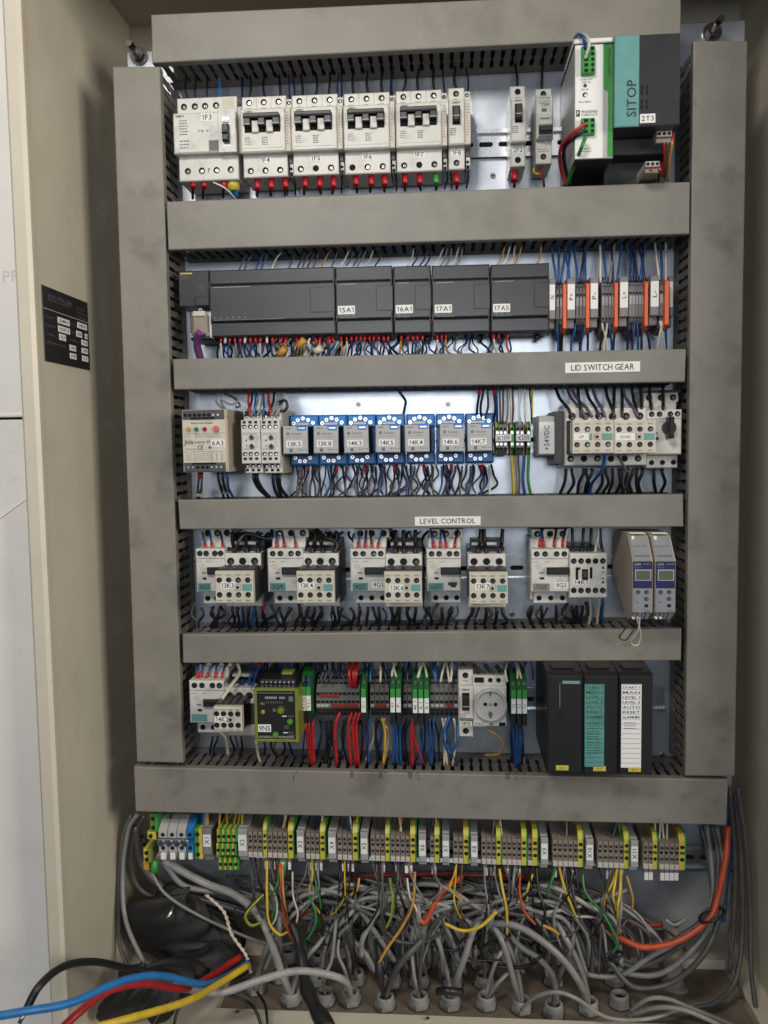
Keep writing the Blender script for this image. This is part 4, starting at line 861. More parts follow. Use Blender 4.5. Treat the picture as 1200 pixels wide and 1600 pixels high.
# power terminals at the left
for i,(a,b_,mt,l) in enumerate(((248,262,'grey_lt','wide light-grey power terminal with a steel bar, leftmost'),(262.5,276.5,'grey_lt','wide light-grey power terminal, middle of three'),(277,291,'grey_lt','wide light-grey power terminal next to the blue one'),(291.5,303,'w_bright blue','wide blue power terminal between grey and green'))):
    D=Dev('power_terminal',l,'terminal',a,1295,b_,1345,-66,'wide power terminals'); w,h=D.w,D.h; m=MB()
    m.prism([(-8,D.Z(h)),(-8,D.Z(-4)),(-40,D.Z(-10)),(-52,D.Z(-8)),(-66,D.Z(3)),(-66,D.Z(14)),(-60,D.Z(15)),(-60,D.Z(24)),(-66,D.Z(25)),(-66,D.Z(36)),(-58,D.Z(h)),(-46,D.Z(h+2))],'x',D.X(.3),D.X(w-.3),mt); D.part(m,'housing')
    m=MB(); D.disc(m,w/2,9,3.1,-66.5,-66,'hole',10); D.disc(m,w/2,30,3.1,-66.5,-66,'hole',10); D.part(m,'clamp_hole')
    m=MB(); D.box(m,w*.2,38,w*.75,48,-67,-58,'paper',.4); D.part(m,'marker')
p=at(247,1315,-62); L=at(296,1315,-62).x-p.x; m=MB(); m.box(0,L,-3,0,-4.5,4.5,'steel',.6)
for k in range(4): m.disc(6+k*L/4,0,4,-6,-3,'steel',10); m.box(3.5+k*L/4,8.5+k*L/4,-6.2,-6,-.5,.5,'hole',0)
tag(m.build('bus_bar',None,(p.x,-62,p.z)),'steel bar with four screws across the wide power terminals','bus bar')
def ygblock(x0,y0,x1,y1,label,c1='green',c2='yellow',n=2,yf=-66):
    D=Dev('earth_terminal',label,'terminal',x0,y0,x1,y1,yf,'yellow and green earth terminals at the left'); w,h=D.w,D.h; m=MB()
    D.box(m,0,0,w*.5,h,yf,-8,c1,1); D.box(m,w*.5+.1,0,w,h,yf-.6,-8,c2,1); D.part(m,'housing'); m=MB()
    for k in range(n): m=MB(); D.disc(m,w*.45,h*(k+.5)/n,min(3.2,w*.34),yf-1.2,yf-.6,'hole',10); D.part(m,'clamp_screw')
ygblock(303.5,1295,316,1343,'wide green and yellow earth terminal left of tag X1',n=3)
ygblock(234,1272,246,1300,'green earth clamp hanging at the far left end, top',c1='lime',c2='green')
ygblock(230,1300,243,1312,'yellow middle of the earth clamp stack at the far left',c1='yellow',c2='yellow',n=1)
ygblock(224,1327,236,1348,'yellow earth clamp above the bare copper end',c1='yellow',c2='lime')
bracket(316.5,1304,330,1323,'X1','grey end bracket tagged X1 at the left end',-66,26,7)
for i in range(4):
    x=342.5+i*8
    for j,(y0,y1,yf) in enumerate(((1297,1316,-70),(1319,1337,-66),(1340,1360,-56))):
        ygblock(x-4+j*1.5+(j==1)*-2.4,y0,x+3.8+j*1.5+(j==1)*-2.4,y1,'yellow-green terminal between X1 and X2, column %s, %s tier'%(ORD[i],('upper','middle','lower')[j]),c1='yellow',c2='green',n=1,yf=yf)
D=Dev('copper_lug','copper cable lug under the yellow earth clamp','lug',222,1346,234,1362,-58); m=MB(); D.box(m,2,0,11,14,-60,-50,'w_amber',2); o=D.part(m,'lug')
m=MB(); pp=at(242,1352,-55); m.tube([(0,0,8),(0,-2,0),(0,-3,-8)],5,'green',8); tag(m.build('green_clip',None,pp),'bright green plastic clip under the earth clamp','clip')
m=MB(); pp=at(253,1283,-40); m.tube([(-6,0,5),(0,-2,0),(2,-3,-6)],5,'green',8); tag(m.build('green_clip',None,pp),'dim green plastic clip above the power terminals','clip')
# ---------------------------------------------------------------- wires
K='black'; Nv='navy'
dt=lin(260,312,1078,281)
f1=[(303,'red'),(319,'red'),(350,'red')]
drop([302,319,350],280,dt,-52,-36,[K],'below the 1F3 breaker',1.9,'red',2)
wire([(364,282,-50),(365,294,-48),(369,306,-40)],4,'bright blue','thick blue wire with a yellow sleeve below 1F3',ferrule='yellow')
wire([(333,285,-75),(350,293,-72),(363,305,-60),(368,312,-50)],1.1,'white','loose white wire crossing below 1F3')
drop([402,424,446],lin(400,283,450,281),dt,-52,-36,[K],'below the 1F4 breaker',1.9,'red',2)
drop([477,500,521],280,dt,-52,-36,[K],'below the 1F5 breaker',1.9,'red',2)
drop([556,580,601],277,dt,-52,-36,[K],'below the 1F6 breaker',1.9,'red',2)
drop([633,656,681],275,dt,-52,-36,[K],'below the 1F7 breaker',1.9,None,2,fers=['red','red','green'])
drop([713],274,dt,-52,-36,[K],'below the 1F8 breaker',1.9,'red',2)
drop([804],270,dt,-52,-36,[K],'below the 2F2 breaker',2.2,'red',1)
drop([453,459,536,617,697,703,730],lin(450,268,730,258),dt,-50,-34,[Nv,K],'between the breakers, aux contacts',1.1,None,4)
wire([(843,262,-50),(848,275,-48),(850,292,-36)],1.5,'red','red wire below the green-print breaker'); wire([(838,258,-45),(834,268,-44),(842,272,-44),(848,266,-46)],1.5,'yellow','short yellow wire loop below the green-print breaker')
drop([291,307,324],lin(290,118,740,95),156,-30,-40,[K],'above the 1F3 breaker',1.5,None,5); wire([(342,120,-30),(343,140,-32),(343,160,-40)],2,'bright blue','bright blue wire entering the top of 1F3')
drop([391,414,436,470,493,516,552,575,598,632,655,678,712,805,848],lin(380,112,848,90),lin(380,156,848,140),-26,-40,[K],'above the top row breakers',1.8,None,4)
drop([377,380,452,457,530,534,612,615,692,728],lin(380,112,848,90),lin(380,166,740,148),-24,-48,[Nv],'above the aux contacts',1.2,None,4,fers=[None,None,None,'red'])
for k,(o_,c) in enumerate(((0,'red'),(5,'black'))):
    wire([(915+o_*.2,193+o_*1.8,-127),(893+o_,210+o_,-120),(876+o_*1.2,232,-95),(876+o_*1.4,262,-70),(886+o_*1.2,292,-55)],2.2,c,'%s wire looping from the lower green connector'%c)
wire([(914,216,-127),(908,232,-130),(896,262,-90),(884,290,-60)],2.4,'green','green wire from the lower green connector')
wire([(914,92,-127),(920,72,-134),(918,58,-130),(909,54,-118),(904,66,-100)],1.7,'white','white wire looping over the top of the white supply')
wire([(915,76,-126),(912,60,-132),(904,54,-122),(898,60,-105)],2,'blue','blue wire looping over the top of the white supply')
drop([1037,1043,1050],212,[dt(1040)][0],-104,-60,['red','dark grey','amber'],'from the upper grey plug',1.7,'red',4,-8); drop([1017,1030],260,dt(1020),-104,-60,[K],'from the lower grey plug',1.7,'red',2,-3)
# row 2
d2b=lin(262,397,1077,372)
cols=['navy','blue','white','navy','violet','navy','navy','dark grey','blue']
xs=[378,386,404,412,428,455,468,475,483,492,505,520,536,545,556,563,575,590,640,648,660,668,682,692,700,708,716,780,788,798,806,840]
cs=['violet','blue','blue','blue','white','violet','navy','violet','navy','violet','amber','violet','white','violet','violet','grey','cream','navy','white','navy','navy','navy','white','grey','grey','white','grey','amber','white','cream','amber','amber']
for i,(x,c) in enumerate(zip(xs,cs)):
    wire([(x+8+rnd.uniform(-3,5),d2b(x)+2,-45),(x+3,405,-46),(x-4,421 if x<530 else 415,-50)],1.15,c,'%s wire above the dark modules, %s from the left'%(c,ordn(i)),'wires above the dark modules')
d3t=lin(270,566,1071,551)
xs=[345,352,359,367,375,383,391,399,407,417,426]; drop(xs,527,d3t,-52,-40,['white',Nv,'blue','grey','violet',Nv,'blue',Nv],'below the widest dark module, left bundle',1.3,None,4,0,fers=['red','white','red','red'])
for i,(x,c) in enumerate(((432,'brown'),(440,'brown'),(447,'amber'),(455,'dark grey'),(464,'brown'),(473,'amber'),(484,'white'),(492,'brown'),(500,'amber'),(508,'brown'),(514,'dark grey'),(519,'blue'))):
    b=rnd.uniform(-10,10); wire([(x,529,-52),(x+b*.6,537,-56),(x-b*.4,548,-50),(x+b*.2-6,d3t(x),-42)],1.5,c,'%s wire in the brown tangle, %s from the left'%(c,ordn(i)),'brown wire tangle below the widest module',ferrule='red' if i%3 else None)
m=MB()
for (x,y,a) in ((470,537,20),(497,547,-35),(440,550,70)):
    p=at(x,y,-58)-at(470,545,-58); m.tube([p+Vector((-5,0,-5*math.sin(a))),p,p+Vector((5,-1,6*math.sin(a)))],4.6,'w_amber' if a>0 else 'cream',8)
tag(m.build('tape_wrap',None,at(470,545,-58)),'tan tape wrapped round the brown tangle of wires','tape')
drop([533,541,549,556,563,570,577,584,592,599,606],524,d3t,-50,-40,['amber','white',Nv,'blue',Nv,'grey',Nv,'blue','grey',Nv,Nv],'below the 15A1 module',1.25,'red',4)
drop([627,637,645,652,660],523,d3t,-50,-40,['amber','blue',Nv,'blue',Nv],'below the 16A1 module',1.3,'red',3)
drop([683,690,697],521,d3t,-50,-40,['white','blue','amber'],'below the 17A1 module',1.3,'red',4,4); drop([771,779,793],520,d3t,-50,-40,['white',Nv,'orange'],'below the 17A5 module',1.3,'red',3,6)
wire([(313,518,-76),(309,530,-66),(308,540,-60),(313,560,-50)],5,'purple','thick purple cable leaving the silver plug','cables','cable','cable',n=10)
def t2(xs,cs,yt,yb,nm,up=True):
    for i,x in enumerate(xs):
        c=cs[i%len(cs)]; b=rnd.uniform(-7,7)
        if up: pts=[(x+b*1.6,d2b(x)+1,-38),(x+b,d2b(x)+25,-42),(x+b*.3,425,-50),(x,yt,-52)]
        else: pts=[(x,yt,-52),(x+b*.3,yt+12,-54),(x+b,535,-48),(x+b*1.3,yb,-40)]
        wire(pts,1.5,c,'%s wire %s the %s block, %s from the left'%(c,'above' if up else 'below',nm,ordn(i)),'wires at the grey clamps')
t2([869,873,877,886,891],['blue'],444,0,'N'); t2([903,907,912,915],['blue',Nv,'blue',Nv],442,0,'P+'); t2([938,948,953,958,964],['white','blue','grey','navy','blue'],442,0,'P-'); t2([984,988,992,996,1000,1004,1008],[Nv,'blue',Nv],440,0,'L+'); t2([1030,1035,1041],['white','blue','white'],438,0,'L-')
t2([871,876,880],['blue',K,K],508,560,'N',False); t2([900,905,910,915,919],['blue',Nv,Nv],505,560,'P+',False); t2([941,945,949,953,962],['white',K,'white','blue',K],505,560,'P-',False); t2([984,988,992,996,1002,1008],[Nv,Nv,'violet','blue'],503,560,'L+',False); t2([1031,1035,1040],['white','white','blue'],500,555,'L-',False)
# row 3
d3b=lin(272,616,1070,602); d4t=lin(278,779,1067,769)
for i,(pts,c) in enumerate((([(342,d3b(342),-60),(338,628,-64),(349,640,-74),(348,652,-112)],'grey'),([(360,d3b(360),-60),(372,625,-60),(362,632,-66),(345,626,-70),(354,642,-90),(356,650,-112)],'grey'),([(350,d3b(350),-55),(366,622,-55),(375,634,-58),(368,636,-58)],'dark grey'))): wire(pts,1.5,c,'%s looping wire above the 6A3 relay, %s'%(c,ORD[i]),'loops above the 6A3 relay')
for i,(a,b_,c) in enumerate(((388,390,'red'),(393,383,'navy'),(399,396,'blue'),(403,392,'grey'),(409,402,'grey'),(420,423,'red'),(412,411,'blue'),(427,417,'navy'),(433,424,'grey'),(438,430,'grey'),(441,432,'grey'))):
    wire([(a+rnd.uniform(-2,2),d3b(a),-60),(a,628,-72),((a+b_)/2+1,638,-88),(b_,650,-90)],1.6,c,'%s wire entering the twin time relays, %s from the left'%(c,ordn(i)),'wires above the time relays')
wire([(436,628,-80),(446,626,-84),(449,636,-86),(442,643,-86),(436,637,-84),(440,628,-80)],1.8,'black','black coil of wire at the top of the right time relay')
drop([311,315],738,d4t,-80,-50,['blue','dark grey'],'below the left corner of the 6A3 relay',1.6,'red',3,-4); drop([341,348,356],738,d4t,-80,-45,[K,K,'blue'],'below the right corner of the 6A3 relay',1.7,None,3,10)
for (x,y,m_,l) in ((311,770,'beige','tan cable tie tab on the duct below 6A3'),(352,766,'grey_md','grey sleeve on the wires below 6A3')):
    D=Dev('sleeve',l,'sleeve',x-6,y-9,x+6,y+6,-55); m=MB(); D.box(m,1,0,11,15,-60,-52,m_,2); D.part(m,'sleeve')
drop([397,402],740,d4t,-70,-45,[K],'below the left time relay',2.6,None,3,20); drop([427,433,437],740,d4t,-70,-45,['navy',K,K],'below the right time relay',2.3,None,3,10)
bel=[(467,'dark grey'),(471,'dark grey'),(482,K),(490,Nv),(498,Nv)],[(512,'blue'),(516,Nv),(526,Nv),(536,Nv),(541,'violet')],[(558,Nv),(561,'dark grey'),(571,K),(575,K),(583,'violet'),(587,Nv)],[(598,'blue'),(601,Nv),(616,K),(619,Nv),(628,Nv),(635,Nv)],[(643,'blue'),(648,'dark grey'),(662,Nv),(668,K),(677,'dark grey')],[(690,'blue'),(697,Nv),(706,Nv),(712,Nv),(722,'dark grey')],[(735,'blue'),(741,Nv),(752,'blue'),(758,Nv),(764,'white')]
for (x,t),g in zip(relx,bel): drop([q[0] for q in g],728,d4t,-28,-40,[q[1] for q in g],'below the blue %s socket'%t,1.45,None,8,-3,fers=[None,None,'red',None,None])
wire([(622,d3b(622),-66),(633,625,-50),(633,634,-40),(630,648,-30)],1.7,'navy','single navy wire dropping to the 14K5 and 14K4 sockets')
drop([749,755,762,772,776],d3b(760),lin(749,648,776,660),-50,-38,[Nv,Nv,'dark grey',Nv,'blue'],'above the 14K7 socket',1.6,None,5,0,fers=['red',None,None])
drop([781,786,793,797,801,828,832],d3b(800),662,-50,-44,['dark grey','brown','grey','cream','brown',K,'yellow-green'],'above the X100 and X200 terminals',1.3,None,3); drop([811,815,820],d3b(815),668,-50,-44,['white'],'above the X200 tape',.9,None,4)
drop([800,806,809,819,826],712,d4t,-46,-45,['yellow-green','grey','violet','blue','green'],'below the X100 and X200 terminals',2,None,3,3)
for i,(x0,x1,c) in enumerate(((868,894,K),(886,914,'violet'),(903,908,K),(915,936,K),(926,945,'violet'),(946,960,K),(960,958,K),(972,972,K),(972,996,'violet'),(987,996,K),(1001,1003,K),(1015,1018,K),(1036,1036,K),(893,925,'dark grey'))):
    wire([(x0,d3b(x0),-52),(x0+(x1-x0)*.25,622,-60),(x0+(x1-x0)*.75,638,-84),(x1,652 if x1<1000 else 634,-88 if x1<1000 else -56)],2.0,c,'%s wire above the reversing contactors, %s from the left'%(c,ordn(i)),'wires above the reversing contactors')
drop([884,893,912,916,925,940,946,957,967,972,982,989,995,1004,1022,1034],732,d4t,-50,-40,[K],'below the reversing contactors',2.1,None,8,-4); wire([(946,708,-112),(940,735,-96),(925,755,-60),(921,772,-44)],2.1,'blue','blue wire crossing below the UP contactor'); wire([(966,712,-100),(977,733,-95),(982,742,-80),(974,772,-44)],1.6,'dark grey','thin dark wire hooked under the DOWN contactor')
# row 4
d4b=lin(281,834,1068,826); d5t=lin(285,987,1065,979)
def tops(xs,cs,y1,nm,r=1.5,fer='red',Y1=-66):
    for i,x in enumerate(xs):
        c=cs[i%len(cs)]; b=rnd.uniform(-5,5); p=[(x,y1,Y1),(x+b*.3,y1-10,Y1+2),(x+b,y1-20,-58),(x+b*1.4,d4b(x)-2,-52)] if y1<900 else [(x,y1,Y1),(x+b*.3+2,y1-10,Y1+2),(x+b+5,y1-20,-58),(x+b+9,1036,-52)]
        wire(p,r,c,'%s wire into %s, %s from the left'%(c,nm,ordn(i)),'wires into the motor switches and contactors',ferrule=fer)
tops([320,331,348],['blue','blue',Nv],858,'the 3Q2 switch'); tops([432,444,462],['blue',Nv,'blue'],856,'the 3Q4 switch'); tops([559,570,581,590],['blue',Nv,Nv,'blue'],857,'the 4Q2 switch'); tops([677,688,697,710],['blue','blue',Nv,K],856,'the 6Q2 switch'); tops([843,849,866,879],['blue',Nv,K,Nv],853,'the 8Q2 switch')
tops([366,386,403],[K],868,'the 13K3 contactor',2.6,None,-70); tops([487,505,523],[K],868,'the 13K4 contactor',2.6,None,-70); tops([617,631,648],[K],868,'the 13K6 contactor',2.6,None,-70); tops([746,760,780],[K],868,'the 13K7 contactor',2.6,None,-70); tops([896,908,919,942],[K,K,K,Nv],868,'the 14K1 contactor',2.0,None,-66); tops([930],['cream'],866,'the 14K1 contactor top',2,None,-66)
wire([(366,868,-70),(372,848,-70),(386,834,-62),(420,842,-58),(425,828,-50)],2.6,'black','black wire arching from 13K3 toward the next switch')
wire([(523,866,-70),(526,848,-66),(505,838,-60),(494,826,-50)],2.6,'black','black wire arching over the 13K4 contactor')
drop([331,343,363,370,379,389,398,410],948,d5t,-50,-36,[K,K,K,K,Nv,K,'blue',K],'below the 13K3 pair',2.2,None,6,3); drop([437,452,470,482,492,503,520,528],948,d5t,-50,-36,[K],'below the 13K4 pair',2.2,None,7,-3)
drop([562,575,592,612,622,636,650],948,d5t,-50,-36,[K],'below the 13K6 pair',2.2,None,8,2); drop([668,690,706,740,760,776],949,d5t,-50,-36,[K],'below the 13K7 pair',2.3,None,8,-3); drop([832,846,869,893,901,910],946,d5t,-50,-36,[K],'below the 8Q2 switch',2.1,None,5,-3); drop([922,936,942],935,d5t,-60,-36,['cream','cream','blue'],'below the 14K1 contactor',1.9,None,3,-3)
wire([(413,945,-60),(411,952,-60),(410,965,-40)],1.6,'black','red-tipped black wire beside the 13K3 contactor',ferrule='red')
# row 5
tops([308,312,322,336,346],['blue','blue','blue','blue',Nv],1060,'the teal-tagged switch')
wire([(371,1036,-50),(374,1052,-60),(362,1070,-92),(347,1092,-112)],2.2,'cream','cream wire curving down behind the 14K2 sticker'); wire([(345,1144,-100),(353,1155,-84),(356,1180,-62)],2.2,'cream','cream wire leaving the underside of 14K2'); wire([(400,1158,-80),(402,1175,-60),(406,1190,-50)],2,'cream','cream wire under the corner of 9N5')
d6t=lin(285,1196,1065,1212)
drop([332,340,360,368,377,412,424,434,441,450],1150,lambda x:1180,-50,-30,[K,Nv,K,'dark grey'],'below the 14K2 and 9N5 devices',1.6,None,8)
for i,x in enumerate(range(388,492,8)): 
    c=['blue','blue','navy','black','black','navy'][i%6]; wire([(x+rnd.uniform(2,14),1036,-40),(x+4,1052,-60),(x,1070,-90)],1.5,c,'%s wire behind the top of 9N5, %s from the left'%(c,ordn(i)),'wires behind the 9N5 relay',ferrule='red' if i==1 else None)
red=[(477,486),(482,489),(489,491),(531,526),(550,548),(557,556),(563,560),(646,644)]
for i,(a,b_) in enumerate(red): 
    y=1122 if a<500 or a>600 else 1113
    wire([(a,y,-64),(a+(b_-a)*.5-3*(a>500 and a<600)-2,y+24,-66),(b_,d6t(b_)-6,-58)],2.3,'red','thick red wire, %s from the left, hanging below the grey terminals'%ordn(i),'red wires in the fifth row')
for i,(a,b_) in enumerate(((548,549),(555,553),(559,556))): wire([(a,1036,-48),(a-3,1052,-62),(b_,1073,-60)],2.3,'red','red wire dropping from the duct onto the grey block, %s'%ORD[i],'red wires dropping in the fifth row')
ws=[(573,575,'navy'),(577,576,'blue'),(597,600,'yellow-green'),(601,600,'amber'),(613,614,'blue'),(619,620,'blue'),(625,626,'blue'),(635,637,'black'),(650,662,'red'),(656,655,'blue'),(664,662,'navy'),(671,673,'blue'),(677,674,'blue'),(691,695,'cream'),(697,698,'cream'),(703,712,'blue'),(709,708,'cream'),(803,806,'blue'),(808,807,'blue'),(812,810,'blue'),(506,508,'black'),(514,512,'black'),(540,541,'black'),(588,590,'black')]
for i,(a,b_,c) in enumerate(ws): s_=rnd.uniform(-6,6); wire([(a,1122,-60),(a+s_,1150,-60),(b_-s_*.3,d6t(b_)-8,-52)],1.7,c,'%s wire hanging in the fifth row, %s after the red ones'%(c,ordn(i)),'hanging wires in the fifth row')
ws=[(590,594,'cream'),(616,622,'cream'),(620,612,'cream'),(655,650,'cream'),(661,652,'cream'),(664,668,'cream'),(692,688,'cream'),(697,702,'cream'),(703,704,'cream'),(571,572,'navy'),(580,578,'blue'),(600,604,'navy'),(677,680,'blue'),(683,682,'blue'),(793,793,'cream'),(806,808,'cream'),(810,816,'cream'),(520,514,'black'),(505,500,'black'),(530,540,'navy'),(512,505,'navy'),(640,636,'black')]
for i,(a,b_,c) in enumerate(ws): wire([(a+rnd.uniform(-3,3),1034,-46),((a+b_)/2+rnd.uniform(-4,4),1048,-60),(b_,1066,-68)],1.5,c,'%s wire dropping from the duct in the fifth row, %s from the left'%(c,ordn(i)),'wires dropping into the fifth row')
wire([(762,1139,-60),(778,1150,-62),(787,1165,-60),(780,1178,-52),(757,1180,-40)],1.5,'amber','amber wire looping under the wall socket'); wire([(702,1118,-64),(693,1150,-70),(702,1176,-68),(714,1160,-68),(714,1130,-60)],2,'blue','bright blue loop left of the narrow 1F2 breaker')
for i in range(6): wire([(722+i*18,1040+rnd.uniform(-3,3),-40),(735+i*16,1050,-52),(748+i*14,1056+i%3*3,-56)],3,'dark grey','dark wire passing above the wall socket, %s from the left'%ORD[i],'dark wires above the wall socket')
for i in range(60):
    x=342+i*7.6+rnd.uniform(-4,4)
    if x>800: continue
    wire([(x,522,-30),(x+rnd.uniform(-6,6),534,-36),(x+rnd.uniform(-10,10),546,-36),(x+rnd.uniform(-14,14),d3t(x)-2,-30)],rnd.choice([1.0,1.3,1.5]),rnd.choice(['navy','navy','black','blue','violet','grey']),'fine wire','fill2')
for i in range(34):
    x=460+i*9.2+rnd.uniform(-4,4)
    wire([(x,726,-18),(x+rnd.uniform(-5,5),742,-24),(x+rnd.uniform(-12,12),758,-26),(x+rnd.uniform(-16,10),d4t(x)-2,-24)],rnd.choice([1.1,1.4]),rnd.choice(['navy','navy','black','violet','dark grey']),'fine wire','fill3')
for i in range(46):
    x=300+i*15.5+rnd.uniform(-5,5)
    if 785<x<825 or x>945: continue
    wire([(x,948+rnd.uniform(-8,2),-44),(x+rnd.uniform(-8,8),960,-46),(x+rnd.uniform(-12,12),972,-42),(x+rnd.uniform(-16,16),d5t(x)-2,-30)],rnd.choice([1.2,1.7,2.2]),rnd.choice(['black','black','navy','dark grey']),'fine wire','fill4')
for i in range(40):
    x=355+i*9+rnd.uniform(-4,4)
    wire([(x,d4b(x),-40),(x+rnd.uniform(-10,10),838,-34),(x+rnd.uniform(-12,12),850,-30),(x+rnd.uniform(-8,8),866,-26)],rnd.choice([1.2,1.8,2.2]),rnd.choice(['black','black','navy','blue']),'fine wire','fill4b')
for i in range(80):
    x=480+i*4.4+rnd.uniform(-4,4); up_=i%2
    if 712<x<795: continue
    p=[(x,1034,-34),(x+rnd.uniform(-8,8),1046,-36),(x+rnd.uniform(-10,10),1062,-40)] if up_ else [(x,1126,-30),(x+rnd.uniform(-9,9),1148,-38),(x+rnd.uniform(-12,12),d6t(x)-12,-36)]
    wire(p,rnd.choice([1.1,1.5,1.9]),rnd.choice(['black','navy','navy','blue','dark grey','black','white']),'fine wire','fill5')
# ---------------------------------------------------------------- bottom: glands, cables, nest
gl=[(400,1548,1),(455,1566,0),(438,1530,0),(508,1566,0),(548,1566,0),(495,1535,0),(602,1573,0),(556,1534,0),(655,1571,0),(704,1572,0),(760,1572,0),(815,1578,0),(655,1538,0),(708,1538,0),(757,1539,0),(612,1538,0),(700,1508,0),(752,1510,0),(660,1508,0),(610,1506,0),(865,1535,0),(920,1580,0),(968,1570,1),(960,1535,1),(865,1585,0),(560,1502,0),(500,1506,0),(450,1500,0)]
SRCG=None
for i,(x,y,e) in enumerate(gl):
    d=right*((x-600)/FPX)+fw+up*((800-y)/FPX); k=(ZF-8)/d.z; P_=Vector((d.x*k,CAMY+d.y*k,ZF-8))
    row_='front' if y>1555 else ('middle' if y>1520 else 'rear')
    lab='grey plastic cable gland in the %s row of the floor, %s'%(row_,ordn(len([g for g in gl if (('front' if g[1]>1555 else ('middle' if g[1]>1520 else 'rear'))==row_) and g[0]<x]))+' from the left')
    if SRCG is None:
        SRCG=empty('cable_gland',P_); m=MB(); n=6
        m.prism([(14.5*math.cos(a*math.pi/3+.3),14.5*math.sin(a*math.pi/3+.3)) for a in range(6)],'z',0,8,'gland'); m.build('hex_nut',SRCG)
        m=MB(); m.disc(0,0,15.6,0,1.2,'grey_dk',16,'z'); m.build('seal',SRCG)
        m=MB(); n=18; pr=[(12,8),(12,15),(10.6,16.5),(9,16.5),(8,14),(8,9)]; vs=[(r_*math.cos(2*math.pi*q/n),r_*math.sin(2*math.pi*q/n),z) for q in range(n) for r_,z in pr]
        m.add(vs,[(q*6+j,((q+1)%n)*6+j,((q+1)%n)*6+j+1,q*6+j+1) for q in range(n) for j in range(5)],'gland',True); m.disc(0,0,8.2,8,9.2,'hole',14,'z'); m.build('collar',SRCG); g_=SRCG; KG=children(SRCG)
    else: g_=copytree(SRCG,P_,kids=KG)
    tag(g_,lab,'cable gland','cable glands in the cabinet floor')
ncab=0
def cable(pts,r,c,label,group='grey cables in the bottom of the cabinet',n=9,end=False):
    return wire(pts,r,c,label,group,'cable','cable',n=n,k=7,end=end)
def G_(x,y): # point inside a gland given its photo px
    d=right*((x-600)/FPX)+fw+up*((800-y)/FPX); k=(ZF+2)/d.z; return (x,y,CAMY+d.y*k)
